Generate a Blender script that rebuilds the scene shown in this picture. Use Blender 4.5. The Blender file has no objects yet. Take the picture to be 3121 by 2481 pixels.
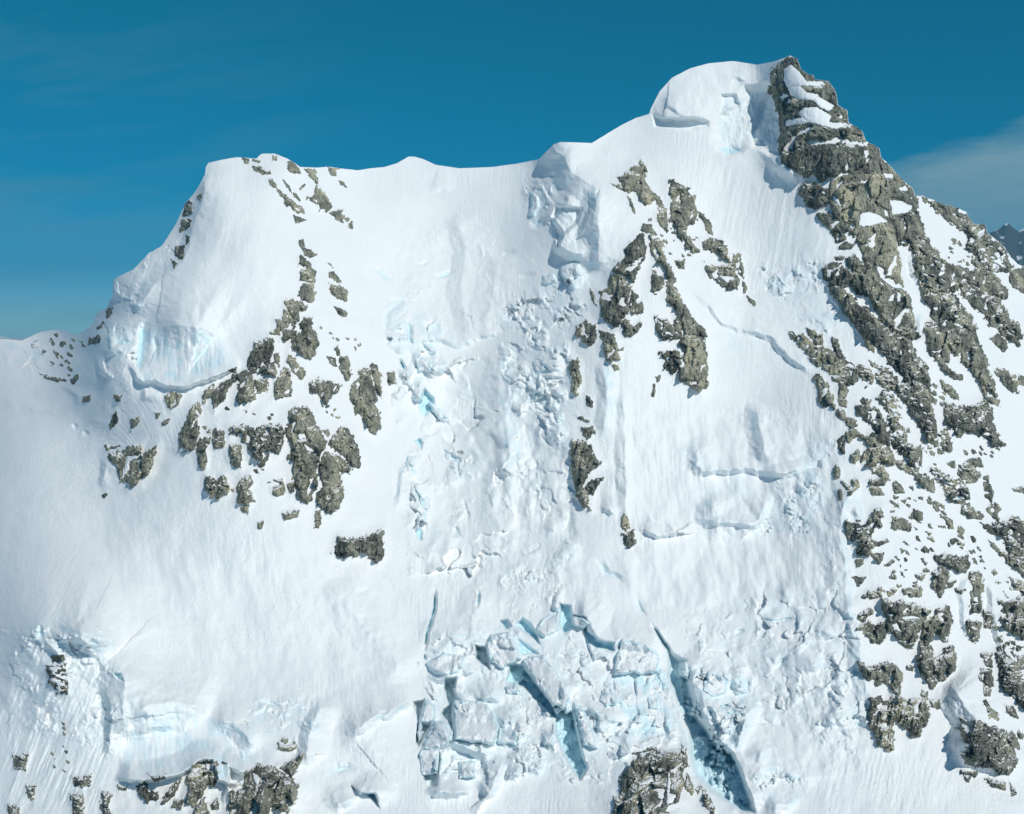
# A glaciated mountain face, procedural
ROCKS=r"""# tile|name|snow|tone|label|pts|holes
A|rock_tower|.22|-.2|jagged snow streaked summit tower at the very top of the mountain|1215,330 1300,240 1370,203 1430,210 1470,320 1560,350 1570,390 1680,405 1745,500 1765,600 1840,640 1850,740 1960,800 1995,885 1900,880 1740,850 1640,870 1500,890 1440,960 1330,1000 1290,960 1300,800 1280,650 1255,500 1210,380|1330,290 1380,270 1440,320 1500,400 1640,405 1620,430 1400,430 1350,440 1325,390;1360,450 1450,440 1500,490 1600,510 1560,550 1440,545 1380,500;1590,520 1660,560 1730,600 1690,640 1620,610 1570,560;1480,620 1580,610 1700,680 1690,740 1830,745 1750,790 1600,750 1500,720 1440,660;1340,720 1480,700 1520,730 1340,760
A|rock_cliff|.02|-.75|dark overhanging rock wall under the white snow band of the summit tower|1290,960 1340,1000 1440,960 1550,940 1640,925 1790,910 1900,940 2020,925 2105,945 2110,1150 2060,1150 1940,1130 1870,1150 1800,1120 1750,1165 1620,1210 1560,1150 1480,1170 1440,1120 1340,1090 1300,1040|
B|rock_pillar|.04|.35|tall tan rock pillar dropping below the dark overhanging summit wall|570,430 640,390 760,345 930,340 985,400 1010,480 1050,640 1060,720 1100,900 1130,1080 1155,1270 1100,1240 1000,1170 940,1100 880,1060 830,1000 800,930 800,860 730,830 780,780 760,740 700,740 620,690 570,600 560,520|820,680 880,665 960,690 1030,740 900,770 830,780 800,770;590,530 630,560 640,600 600,570
B|rock_outcrop|.3|-.3|rounded dark rock knob flecked with snow left of the tan pillar|325,480 370,430 450,430 530,470 560,540 545,590 430,630 370,580 335,530|
B|rock_outcrop|.15|-.1|wedge of grey rock just under the rounded dark knob|470,685 550,680 610,720 700,770 720,810 640,820 540,790 500,740|
B|rock_outcrop|.55|-.1|ladder of thin rock ledges between the grey wedge and a small slab|570,815 670,820 690,890 620,910|
B|rock_outcrop|0|0|small flat rock slab under the ladder of thin ledges|630,950 700,910 760,935 740,955 640,975|
B|rock_outcrop|.2|0|little pale ledge above the dark leaning slab beside the icefield|600,1035 680,1030 670,1055 610,1055|
B|rock_plate|.05|-.6|dark leaning slab with a blunt upper end at the edge of the upper icefield|510,1130 590,1080 660,1110 760,1170 800,1200 850,1340 780,1320 740,1260 640,1270 560,1250 540,1210 515,1190|
B|rock_buttress|.14|-.15|long diagonal rock buttress left of the narrow snow couloir|710,1050 760,1030 830,1080 900,1060 950,1150 1000,1210 1090,1280 1110,1300 1190,1310 1215,1400 1250,1550 1270,1680 1200,1690 1100,1640 980,1540 930,1440 860,1330 800,1170 720,1100|940,1100 980,1110 1100,1220 1160,1290 1080,1280 980,1200;1120,1330 1140,1340 1135,1395 1120,1390
B|rock_buttress|.15|-.35|dark snow striped rock ramp running down beside the upper icefield|560,1270 640,1275 720,1340 800,1430 880,1470 950,1560 1030,1660 1040,1714 860,1714 820,1640 750,1560 690,1500 640,1410 600,1340|
B|rock_buttress|.2|-.1|skyline rock rib to the right of the dark overhanging wall|975,250 1060,290 1110,350 1160,400 1170,440 1240,470 1260,520 1280,690 1200,690 1130,700 1070,720 1050,640 1040,560 1010,480 985,400|1060,570 1140,575 1240,620 1190,670 1080,680;1010,350 1070,355 1080,380 1020,380;1130,470 1180,450 1200,480 1150,490
B|rock_outcrop|.15|-.4|dark square rock block at the head of the narrow snow couloir|1070,720 1150,710 1280,690 1310,760 1335,850 1260,860 1230,900 1190,940 1120,900 1090,820|
B|rock_buttress|.35|0|snow flecked rock rib along the right bank of the narrow couloir|1240,870 1340,860 1380,920 1420,980 1480,1060 1510,1090 1540,1280 1500,1310 1420,1330 1360,1290 1290,1200 1280,1140 1250,1050 1240,960|
B|rock_outcrop|.05|-.3|smooth dark rock tongue below the broad right hand snow ramp|1515,1085 1620,1110 1635,1200 1625,1290 1580,1310 1548,1250|
B|rock_buttress|.35|-.2|broken rock mass between the couloir and the long dark rock ribs|1290,1240 1400,1345 1560,1335 1620,1400 1690,1500 1740,1600 1750,1625 1350,1625 1350,1580 1420,1560 1400,1450 1350,1380 1310,1290|
B|rock_buttress|.3|-.3|jagged rock crest along the skyline beyond the broad snow ramp|1340,555 1400,570 1480,600 1560,610 1600,630 1590,660 1640,680 1700,730 1740,760 1840,770 1850,830 1870,880 1780,900 1700,850 1640,790 1560,740 1480,680 1420,630|
B|rock_buttress|.42|-.1|snow choked rock rib dropping from the far right skyline crest|1700,862 1780,905 1870,885 1960,940 2010,1000 2000,1060 2050,1110 2020,1140 1960,1140 1880,1150 1830,1100 1750,1020 1700,960|
B|rock_buttress|.2|0|grey rock spur at the foot of the broad right hand snow ramp|1740,1062 1820,1105 1880,1160 1920,1200 2000,1300 2010,1360 1940,1360 1880,1320 1820,1270 1720,1230 1640,1200 1640,1130 1700,1150 1790,1140|
B|rock_outcrop|.3|-.2|dark rock patch at the right edge below the far snow crest|2050,1150 2140,1130 2190,1150 2190,1320 2100,1290 2040,1230|
B|rock_buttress|.35|-.2|diagonal chain of rocky steps under the grey spur on the right|1640,1250 1740,1290 1830,1330 1960,1380 1990,1460 2040,1540 2120,1600 2130,1700 2060,1714 1980,1620 1890,1590 1840,1500 1740,1430 1690,1360 1640,1340|
C|rock_buttress|.08|-.25|twin long dark rock ribs pointing down the right flank|1352,10 1750,10 1760,100 1810,160 1850,310 1890,440 1930,560 1850,470 1790,420 1740,340 1660,270 1640,180 1600,220 1540,160 1540,270 1440,260 1390,190 1370,90|
C|rock_outcrop|.3|0|ragged rock tail hanging off the end of the twin dark ribs|1790,460 1830,475 1850,560 1950,590 1945,650 1900,620 1850,590|
C|rock_outcrop|.2|0|small leaning rock step below the left one of the twin dark ribs|1450,270 1510,275 1550,350 1640,390 1635,430 1560,400 1490,340|
C|rock_outcrop|.3|-.4|wide dark rock band with snow windows above the lower right snowfield|1530,620 1620,640 1720,640 1800,600 1850,590 1880,680 1880,760 1920,860 1985,950 1920,960 1830,880 1770,850 1700,840 1640,850 1620,880 1580,800 1520,780 1520,700|
C|rock_outcrop|.45|0|sparse rock streak left of the wide dark rock band|1470,430 1580,500 1620,590 1560,560 1490,490|
C|rock_outcrop|.2|0|lone oval rock island in the right edge snowfield|1930,360 1990,345 2060,390 2100,430 2095,530 2040,500 1970,430|
C|rock_outcrop|.45|0|broken rock patch at the right edge beside the lone oval island|2110,390 2190,410 2190,490 2120,450|
C|rock_outcrop|.15|0|small rock island above the lone oval island|1880,90 1940,50 2000,90 2020,150 1990,180 1920,140|
C|rock_outcrop|.3|0|rounded rock knob where the chain of rocky steps ends|1960,10 2110,0 2130,60 2110,140 2050,110 1990,50|
C|rock_buttress|.3|-.4|dark snow veined rock mass left of the couloir mouth|830,20 1255,20 1280,60 1200,80 1230,170 1290,250 1350,330 1365,430 1270,435 1180,415 1130,350 1060,280 1010,210 960,150 900,60|
C|rock_outcrop|0|.6|thin olive rock strip along the edge of the pale ice bulge|790,5 860,50 910,120 930,200 880,180 850,90|
C|rock_outcrop|.42|-.2|hooked rock bowl holding a round snow patch|940,370 1000,340 1060,370 1110,430 1100,510 1040,500 970,440|
C|rock_outcrop|.3|-.3|thin dark rock lip above the hooked rock bowl|880,260 960,320 1050,330 1000,345 910,310|
C|rock_buttress|.35|-.25|tall narrow rock spine on the right bank of the lower right ridge|1180,440 1360,445 1390,560 1385,650 1400,740 1440,850 1445,960 1400,940 1330,830 1270,740 1210,640 1140,550 1115,470|
C|rock_buttress|.42|-.1|broken rubbly spine in the middle of the lower right ridge|1000,520 1080,560 1100,640 1110,760 1160,850 1200,960 1290,980 1300,1060 1290,1170 1240,1130 1180,1060 1100,960 1020,860 1010,780 1080,700 1000,620 960,580|
C|rock_plate|.06|-.4|dark smooth diagonal slab above the big tan rock fan|790,640 860,640 950,670 1000,790 1030,880 1040,945 960,930 900,870 960,860 890,760 800,700|
C|rock_outcrop|.08|.5|big tan fan shaped rock under the dark diagonal slab|820,895 900,885 960,950 1010,960 1080,1040 1095,1110 1040,1110 960,1050 990,1140 920,1125 860,1130 890,1000 940,980 870,930|
C|rock_outcrop|.05|.5|blocky tan rock to the upper left of the big tan fan|690,870 750,830 820,880 760,900 720,935 690,920|
C|rock_outcrop|.05|.1|narrow upright rock fin left of the blocky tan rock|640,910 670,890 680,960 670,1030 630,980 625,930|
C|rock_outcrop|0|.3|left one of two rock teeth hanging below the snow lobe|740,1040 800,1000 810,1060 770,1120 740,1090|
C|rock_outcrop|0|.3|right one of two rock teeth hanging below the snow lobe|812,1050 860,1010 870,1060 820,1100|
C|rock_outcrop|.1|.1|weathered grey rock patch just above the blocky tan rock|700,740 770,750 780,800 740,820 690,770|
C|rock_outcrop|.25|0|small square rock with a snow cap below the lens shaped rock|610,690 640,660 680,680 680,750 620,720|
C|rock_outcrop|.1|0|lens shaped rock rib casting a blue shadow onto the smooth snowfield|440,400 490,400 540,470 580,560 585,650 520,640 480,590 470,500|
C|rock_outcrop|0|.6|pale tan rock shoulder at the upper end of the lower right ridge|300,80 340,60 390,110 430,160 490,160 500,240 440,240 380,190 310,130|
C|rock_outcrop|.4|.1|crumbly rock comb just above the pale tan shoulder|220,20 270,30 300,110 260,90|
C|rock_outcrop|.35|.1|thin rock flakes between the crumbly comb and the ice bulge|380,0 440,20 500,60 500,130 450,130 410,80|
C|rock_outcrop|.3|.2|little stepped rock below the pale tan shoulder|390,250 500,245 490,310 460,320 430,280|
C|rock_outcrop|.1|.4|tall tan rock face with a snow notch on the ridge side|510,190 570,180 620,250 635,330 630,380 530,340 515,320 580,300 520,270|
C|rock_outcrop|.35|0|snow dusted rock finger right above the tall tan face|580,80 620,100 640,170 680,220 680,260 620,240 590,150|
C|rock_outcrop|.35|0|flaky rock patch right beside the tall tan face|640,280 700,270 760,330 780,430 720,450 650,390|
C|rock_outcrop|0|-.3|short dark rock bar above a small snow dome|580,400 640,400 650,430 590,430|
C|rock_outcrop|.05|.5|tan rock spike between two little snow domes|650,440 700,480 710,530 680,570 640,570|
C|rock_outcrop|0|.4|small pointed tan rock right of the lens shaped rib|630,580 690,600 695,650 640,620|
C|rock_outcrop|.45|0|loose cluster of rock shards between the flaky patch and the hooked bowl|800,300 900,340 920,420 900,450 860,400 830,440 860,480 800,400 780,340|
C|rock_outcrop|.2|-.2|dark rock wedge above the dark diagonal slab|830,570 890,600 880,640 830,610|
C|rock_outcrop|.12|0|dark triangular rock foot at the lower end of the rubbly spine|1290,1185 1410,1235 1420,1350 1340,1310 1270,1225|
C|rock_outcrop|.35|.2|chain of tan ledges right of the big tan fan|1100,1080 1180,1110 1280,1205 1200,1190 1120,1130|
C|rock_buttress|.45|-.1|sparse rock field in the shade below the dark triangular foot|1400,1160 1470,1190 1600,1250 1690,1310 1700,1390 1640,1430 1570,1420 1520,1360 1490,1270 1430,1230|
C|rock_outcrop|.15|.1|fan of rock under the curved snow lobe|880,1155 990,1150 1040,1200 1040,1240 1000,1290 900,1280 890,1260 970,1210|
C|rock_outcrop|0|.5|flat tan triangle of rock below the fan of rock|890,1310 960,1300 1000,1370 930,1370 890,1340|
C|rock_outcrop|.15|-.1|small dark rock heap alone in the snow right of the flat tan triangle|1090,1270 1150,1300 1170,1350 1100,1360|
C|rock_outcrop|.1|.4|zigzag tan rock left of the flat tan triangle|730,1260 790,1245 800,1310 760,1330 730,1370 715,1340 770,1300|
C|rock_outcrop|.1|0|slim dark rock bar touching the zigzag tan rock|665,1260 720,1300 710,1330 670,1290|
C|rock_outcrop|.1|0|small oval rock at the foot of the sunlit ice ramp|590,1160 620,1120 650,1160 640,1220 610,1230|
C|rock_outcrop|.1|.3|small rock tooth in the blue shadow below the oval rock|632,1330 665,1345 655,1410 635,1390|
C|rock_outcrop|.45|0|thin patch of scattered rock in the lower right snowfield|1630,1150 1700,1110 1760,1170 1790,1200 1740,1250 1650,1240 1620,1190|
C|rock_outcrop|.05|0|dark pointed rock above the thin patch of scattered rock|1710,1080 1790,1070 1820,1140 1760,1130|
C|rock_outcrop|.05|0|small curved rock left of the thin patch of scattered rock|1530,1110 1580,1100 1585,1145 1550,1130|
C|rock_outcrop|.05|.1|topmost rock in the vertical row of sawtooth rocks|1820,1230 1860,1215 1862,1260|
C|rock_outcrop|.05|.1|second rock from the top in the vertical row of sawtooth rocks|1830,1270 1880,1290 1895,1345 1840,1330|
C|rock_outcrop|.05|.1|third rock from the top in the vertical row of sawtooth rocks|1840,1375 1890,1360 1890,1435|
C|rock_outcrop|.1|.1|lowest and longest rock in the vertical row of sawtooth rocks|1850,1480 1890,1440 1930,1500 1945,1580 1900,1540|
C|rock_outcrop|.3|0|forked rock beside the lowest sawtooth rock|1910,1430 1970,1490 1930,1520|
C|rock_outcrop|.35|-.3|dark cracked rock around a snow pillow in the lower right snowfield|1655,1440 1700,1435 1760,1500 1810,1530 1800,1570 1700,1560 1640,1520|
C|rock_outcrop|.4|0|weathered rock strip right of the rubbly spine's lower end|1500,820 1560,900 1560,1010 1500,1000 1460,880|
C|rock_outcrop|.05|-.6|thin dark lip of rock along the edge of the lower snow ramp|1800,1600 1900,1645 2000,1680 2030,1714 1960,1705 1880,1670|
C|rock_outcrop|.5|-.2|broken rocks at the right edge above the thin dark lip|1960,1600 2060,1560 2190,1590 2190,1714 2040,1690|
C|rock_outcrop|.45|0|few flat rocks by the right edge above the sawtooth row|2060,1320 2190,1295 2190,1350 2080,1340|
C|rock_outcrop|.3|.1|short grey rock run in the middle of the lower snow slope|1500,1550 1570,1580 1570,1640 1540,1640|
C|rock_outcrop|0|.6|small olive rock at the end of the short grey run|1630,1630 1665,1650 1660,1690 1620,1670|
C|rock_outcrop|.2|-.1|dark forked rock above the rectangular grey slab|1250,1490 1310,1520 1320,1570 1270,1570 1220,1550|
C|rock_plate|.05|0|rectangular grey slab in the snow right of the crumbling rock stair|1075,1550 1130,1560 1220,1610 1220,1665 1160,1660 1085,1640|
C|rock_buttress|.28|-.2|crumbling rock stair at the top of the lower right cliffs|940,1490 985,1490 990,1550 960,1550 970,1620 920,1640 900,1700 890,1714 900,1737 930,1757 900,1807 880,1877 840,1847 790,1877 790,1817 800,1757 720,1714 700,1640 705,1590 760,1620 790,1600 830,1640 870,1610 910,1550|
D|rock_outcrop|.05|.2|small rock plug hanging below the crumbling stair|780,290 830,280 830,310 790,340|
D|rock_outcrop|0|-.3|dark wedge shaped rock right below the crumbling stair|910,230 960,225 1000,230 990,290 960,315 920,270|
D|rock_outcrop|0|-.1|slanting almond shaped rock right of the dark wedge|1015,330 1080,285 1095,300 1050,335|
D|rock_outcrop|.05|-.2|thin rock blade pointing right from the crumbling stair|930,150 1030,120 1040,137 960,165|
D|rock_outcrop|.1|0|triangular rock flag left of the blue snow gully|755,430 850,430 800,490|
D|rock_outcrop|.05|0|flat oval rock in the snow above the big striped rock face|1170,530 1300,515 1310,570 1230,585 1180,570|
D|rock_outcrop|.05|0|round rock above the flat oval rock|1270,410 1340,405 1320,460 1290,440|
D|rock_outcrop|.3|-.2|ragged dark rock over the left corner of the big striped face|835,590 880,540 960,530 980,510 1000,600 960,580 890,610|
D|rock_outcrop|.28|-.4|dark rock crown with a knob at its right end above the lower ribs|1430,260 1540,240 1600,260 1660,280 1690,250 1695,320 1650,390 1560,350 1480,320|
D|rock_outcrop|.25|0|grey rock tongue hanging below the dark rock crown|1420,400 1470,350 1530,400 1500,480 1470,590 1430,530 1400,470|
D|rock_outcrop|.4|-.1|snow split rock piece right of the grey tongue|1480,470 1590,460 1560,510 1480,530|
D|rock_outcrop|.1|-.3|small dark rock shelf under the snow split piece|1590,520 1665,530 1640,560 1600,550|
D|rock_cliff|.04|-.25|big vertically striped rock face in the lower right cliffs|1000,620 1060,640 1170,630 1240,660 1330,680 1370,710 1340,790 1290,880 1240,950 1150,940 1090,890 1030,870 1020,800 1040,760 1010,700|1040,733 1085,733 1070,752;1150,760 1240,750 1300,765 1170,774;1080,820 1110,810 1140,870 1090,860
D|rock_cliff|.08|.1|curved rock wall with brown edges right of the big striped face|1340,800 1430,740 1440,700 1530,670 1555,740 1550,830 1530,880 1520,940 1470,920 1420,850 1400,940 1370,990 1310,980 1320,900|
D|rock_outcrop|.3|-.2|sharp dark rock peak left of the big striped face|800,740 880,680 920,730 860,750 850,790 800,780|
D|rock_outcrop|.1|-.1|downward pointing rock shield below the sharp dark peak|800,840 870,800 950,830 1000,800 1010,880 980,960 920,950 860,880|
D|rock_outcrop|.05|-.6|dark curved rock lip directly under the big striped face|1140,960 1250,970 1240,1000 1200,1008|
D|rock_outcrop|.05|-.4|small dark block in the snow gully between the two lower rock walls|1200,1160 1255,1160 1240,1195 1200,1185|
D|rock_cliff|.08|-.1|fluted rock wall with a deep snow bowl on its top|1310,1000 1380,1010 1400,1090 1460,1100 1500,1040 1560,1000 1590,1080 1580,1170 1520,1230 1490,1270 1440,1240 1370,1270 1320,1200 1290,1090|
D|rock_outcrop|.15|-.4|dark rock scrap hanging below the fluted wall|1350,1270 1440,1290 1400,1340|
D|rock_cliff|.08|-.1|arched rock wall under a smooth snow apron|800,1140 880,1180 980,1150 1060,1135 1110,1180 1140,1220 1140,1330 1130,1400 1090,1380 1080,1310 1000,1290 960,1310 950,1260 880,1260 850,1210|
P|rock_buttress|.16|0|lowest left rock pillar of the right cliffs ending in a tan foot|690,690 750,650 800,720 880,660 930,700 920,830 880,900 890,1130 770,1090 740,1010 690,900|780,900 830,900 830,920 800,920
P|rock_buttress|.08|.1|rounded brown rock bulb right of the lowest left pillar|930,650 1010,690 1090,690 1160,700 1210,770 1200,880 1120,960 1110,1010 1050,1000 1040,940 980,920 940,830|1075,750 1110,720 1115,800 1080,810
P|rock_outcrop|.15|-.2|small square rock hanging beside the rounded bulb|1215,690 1300,690 1310,760 1240,750|
P|rock_outcrop|.3|-.2|thin rock sliver above the small square rock|1150,600 1190,620 1190,690 1150,650|
P|rock_buttress|.2|-.4|large dark rock mass in the bottom right corner|1500,930 1560,950 1640,880 1720,920 1840,960 1930,1000 1960,1100 2010,1230 1930,1340 1850,1330 1750,1270 1640,1280 1550,1250 1550,1200 1600,1210 1590,1100|
P|rock_outcrop|.05|-.4|flat dark rock bar below the large bottom right mass|1500,1325 1640,1340 1630,1370 1510,1350|
P|rock_outcrop|.3|-.2|small rock crumbs under the flat dark bar|1520,1370 1580,1390 1570,1430|
P|rock_outcrop|.25|-.1|irregular rock at the bottom right below the large dark mass|1720,1400 1790,1410 1890,1430 1890,1490 1800,1470|
P|rock_outcrop|.3|-.1|last little rock before the bottom right corner|1940,1430 1970,1490 1990,1540 1960,1540|
P|rock_outcrop|.05|-.3|thin dark rock barb in the big blue shadow|1490,850 1540,880 1545,902 1515,885|
P|rock_outcrop|.1|-.1|slanting rock sliver right of the large bottom right mass|1950,970 1990,1010 2020,1130 1980,1100|
P|rock_outcrop|.1|-.1|short rock near the right edge beside the slanting sliver|2010,950 2050,1000 2050,1040 2020,1030|
P|rock_buttress|.3|-.5|dark shaded rock flank running off the right edge|1850,220 1920,300 2000,370 2100,430 2100,790 2000,670 1900,590 1860,480 1830,330|
D|rock_outcrop|.35|0|upper rock column left of the narrow shaded gullies|1730,400 1800,400 1810,520 1790,700 1730,720 1740,560|
D|rock_outcrop|.25|-.1|stout rock at the foot of the upper rock column|1690,780 1790,790 1790,920 1750,960 1700,900|
D|rock_outcrop|.3|-.3|dark rock egg on the thin snow rib|1810,1050 1890,1060 1890,1160 1840,1160|
D|rock_outcrop|.3|0|long grey rock under the dark rock egg|1810,1180 1890,1200 1905,1330 1840,1320 1800,1260|
D|rock_outcrop|.1|0|small rock just below the long grey rock|1830,1335 1880,1350 1880,1410 1840,1400|
D|rock_outcrop|.5|0|crumbly rock strip ending the row under the long grey rock|1830,1440 1940,1560 1940,1600 1880,1580|
D|rock_outcrop|.3|-.5|dark rock wedge deep in the narrow shaded gullies|1820,700 1900,760 1890,850 1830,840|
D|rock_buttress|.18|-.1|broad rock brow at the right edge above the shaded gullies|1970,640 2190,600 2190,930 2060,880 2000,830 1980,760 2100,700 2000,680|
D|rock_outcrop|.05|.1|grey rock corner at the right edge below the broad brow|2100,1080 2190,1060 2190,1140 2110,1150|
D|rock_buttress|.35|-.3|dark rocky crest descending to the right edge|1850,0 2000,0 2190,100 2190,350 2040,200 1950,60|
D|rock_outcrop|.15|-.2|slender rock sliver left of the dark descending crest|1870,130 1950,200 1940,220 1890,180|
D|rock_outcrop|.4|-.2|broken rock strip under the dark descending crest|1960,230 2060,240 2190,350 2190,450 2080,350|
D|rock_outcrop|.6|0|speckled rock field at the right edge above the broad brow|2030,430 2190,480 2190,590 2080,530|
D|rock_outcrop|.3|-.1|angular rock in the snow right of the crumbly strip|2000,1480 2060,1500 2110,1590 2020,1540|
H|rock_outcrop|.04|.4|tan split rock crag at the top of the central rock ridge|1040,380 1130,320 1135,290 1170,265 1200,290 1225,235 1270,290 1285,340 1250,330 1270,430 1300,480 1330,560 1300,600 1240,590 1160,490 1120,530 1060,430|
H|rock_tower|.1|.2|leaning square topped rock tower right of the tan split crag|1450,400 1500,400 1620,480 1620,520 1540,500 1500,560 1540,590 1560,520 1670,540 1680,640 1670,760 1600,780 1580,820 1640,900 1700,980 1660,1000 1590,930 1530,840 1470,740 1450,620 1470,560 1450,480|
H|rock_outcrop|.3|-.1|narrow rock strip joining the tan crag to the leaning tower|1300,490 1380,550 1440,640 1410,660 1350,580|
H|rock_outcrop|.1|0|thin curving rock edge below the tan split crag|1115,540 1150,590 1185,690 1150,650|
H|rock_outcrop|.2|0|little rock points left of the tan split crag|980,430 1040,430 1080,490 1040,475|
H|rock_outcrop|.08|.1|pointed rock leaf in the middle of the central ridge|1350,670 1420,660 1450,760 1440,830 1400,800 1350,740|
H|rock_outcrop|.1|.2|blocky rock step above the dark arched rock leg|1240,760 1310,760 1340,850 1260,830 1220,810|
H|rock_buttress|.1|-.1|upper left leg of the forked central rock ridge|1120,930 1190,850 1250,835 1260,900 1270,960 1240,1060 1200,1160 1160,1230 1090,1190 980,1150 1060,1080 1110,1010 1090,960|
H|rock_cliff|.03|-.2|large smooth grey rock wall at the left of the central ridge|960,1190 1040,1170 1100,1230 1150,1290 1130,1390 1130,1480 1060,1530 1040,1600 960,1580 900,1520 880,1420 880,1320 950,1270|
H|rock_outcrop|.3|0|snow patched rock along the right edge of the large smooth wall|1150,1295 1190,1330 1190,1400 1235,1400 1235,1490 1150,1510 1137,1430|
H|rock_outcrop|.15|.1|hanging rock lobes below the large smooth wall|1060,1560 1130,1540 1150,1620 1220,1560 1200,1640 1150,1690 1100,1670|
H|rock_outcrop|.08|.2|tapering rock tail under the large smooth wall|890,1640 1000,1660 1025,1714 1030,1757 1040,1870 980,1907 940,1877 910,1777|
H|rock_outcrop|.15|0|rounded rock shoulder left of the large smooth wall|680,1600 740,1580 780,1560 850,1590 850,1730 800,1752 750,1727 680,1680|
H|rock_outcrop|.2|-.2|thin rock fringe above the rounded shoulder|805,1300 830,1340 865,1440 835,1410|
H|rock_buttress|.18|.1|long right leg of the forked central rock ridge|1290,860 1360,880 1400,960 1430,1040 1480,1130 1500,1210 1490,1260 1540,1350 1600,1470 1690,1570 1770,1680 1700,1700 1600,1690 1560,1600 1500,1480 1440,1380 1430,1260 1450,1200 1400,1130 1340,1050 1300,960|
H|rock_outcrop|.08|-.1|drop shaped rock hanging in the fork of the central ridge|1310,1130 1380,1190 1420,1250 1380,1310 1330,1330 1310,1250|
H|rock_outcrop|.4|-.2|dark snow dusted rock left of the long right leg's foot|1340,1520 1420,1540 1480,1590 1530,1500 1560,1600 1550,1690 1400,1714 1350,1620|
H|rock_outcrop|.1|.1|curved rock fang right of the leaning tower|1690,660 1760,700 1800,780 1815,860 1760,810 1730,740|
H|rock_buttress|.22|0|wide rock patch with snow windows at the right of the central ridge|1710,920 1790,880 1880,890 1940,970 1960,1070 2000,1130 2020,1200 2010,1310 1920,1290 1850,1240 1780,1190 1740,1080 1830,1110 1950,1080 1880,1030 1720,960|1870,1190 1980,1200 1930,1240
H|rock_outcrop|.1|-.1|upright rock post at the right end of the central ridge|1980,1000 2040,1010 2050,1080 2065,1160 2070,1210 2020,1160 1980,1080|
H|rock_outcrop|.1|0|small rock spur below the upright post|2060,1230 2090,1280 2070,1330|
H|rock_outcrop|.3|0|small rock step in the snow between the leg and the wide patch|1500,1060 1580,1050 1580,1130 1530,1120|
H|rock_outcrop|.3|.1|last crumbs of rock on the snow crest below the upright post|2090,1350 2156,1390 2156,1440 2100,1390|
I|rock_outcrop|0|-.5|tiny dark rock overhang right of the tapering tail|490,180 550,150 540,185 500,190|
I|rock_outcrop|0|.2|small pale rock bead below the tapering tail|450,305 500,310 505,345 470,345|
I|rock_outcrop|.25|.1|low rock lumps right of the tapering tail's top|520,20 660,10 610,60 550,80|
I|rock_buttress|.06|.5|big tan lower end of the central rock ridge|1040,50 1120,60 1220,90 1225,250 1240,330 1220,470 1180,540 1110,510 1050,430 1000,440 990,350 1040,300 1030,200 990,120|
I|rock_outcrop|.45|-.2|snowy rock basin left of the big tan lower end|830,200 900,180 990,180 1030,300 980,350 940,380 890,350 880,280|
I|rock_outcrop|.1|.1|tiny rock drop above the slender rock needle|800,400 840,390 840,430 815,440|
I|rock_outcrop|.05|.1|slender rock needle alone on the fluted snow|790,460 805,480 790,560 765,550|
I|rock_outcrop|.08|.2|narrow vertical rock strip between the icefall and the fluted snow|105,240 160,250 180,330 185,460 150,550 120,520 110,420 95,330|
I|rock_outcrop|.3|-.2|hook shaped rock below the narrow vertical strip|235,555 260,570 290,610 280,650 240,640|
I|rock_outcrop|.1|-.2|squat dark rock above the long pale grey slab|190,810 290,810 300,860 250,910 210,880|
I|rock_outcrop|.3|-.2|thin slanting rock scratch above the squat dark rock|150,720 260,755 265,775 240,775|
I|rock_plate|.04|0|long pale grey slab right of the central icefall|110,900 150,910 240,930 280,1010 320,1080 350,1110 290,1150 250,1210 210,1290 260,1380 265,1490 200,1460 150,1360 115,1250 105,1080|
I|rock_outcrop|.15|-.1|kite shaped rock leaning on the long pale grey slab|222,1310 290,1240 370,1230 320,1300 290,1380|
I|rock_outcrop|0|.5|small tan rock thumb below the fluted snow|520,1560 545,1510 580,1560 590,1640 560,1660 520,1620|
I|rock_outcrop|.2|0|cracked rock with snow lid under the tan thumb|530,1680 630,1650 640,1760 590,1800 540,1770|
F|rock_outcrop|.02|.3|square tan rock right below the left summit|750,200 790,190 830,240 850,290 800,290 745,260|
F|rock_outcrop|.1|.3|small tan rock on the crest of the left summit|622,140 652,140 652,182 622,182|
F|rock_outcrop|.2|.3|tan rock crumbs at the left end of the left summit crest|375,165 420,175 430,220 395,212|
F|rock_outcrop|.3|.2|thin rock ledge just under the left summit snow cap|450,170 520,190 510,200 460,190|
F|rock_outcrop|.28|.1|slanting rock band left below the left summit|460,230 520,240 590,270 600,292 560,300 480,270|
F|rock_outcrop|.08|.1|long thin rock rib running down from the slanting band|585,330 620,340 660,400 690,440 730,470 700,480 650,420 600,380|
F|rock_outcrop|.15|0|slim rock flake right of the long thin rib|710,350 760,390 775,450 740,410|
F|rock_outcrop|.15|.1|small rock flake below the slim flake|790,450 820,460 850,520 800,490|
F|rock_outcrop|.04|.1|solid spindle shaped rock at the end of the long thin rib|720,490 780,490 820,550 880,590 885,625 830,620 780,570 730,530|
F|rock_outcrop|.45|.1|scattered rock crumbs under the spindle shaped rock|800,640 850,650 910,680 850,690 820,702|
F|rock_outcrop|.1|.1|winged rock crag in the middle of the left summit's right rib|900,490 970,460 990,400 1040,430 1080,500 1110,570 1060,600 1010,590 1000,540 960,550|
F|rock_outcrop|.4|.1|broken rock steps from the square tan rock to the winged crag|880,260 950,270 990,330 990,375 940,325|
F|rock_outcrop|.1|.1|short rock dash left of the winged crag|838,415 887,383 852,432|
F|rock_outcrop|.15|-.1|striped rock wedge below the winged crag|1060,605 1150,600 1190,590 1210,640 1200,700 1120,650|
F|rock_outcrop|0|.2|little rock ball right of the striped wedge|1210,655 1250,665 1240,690|
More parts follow.
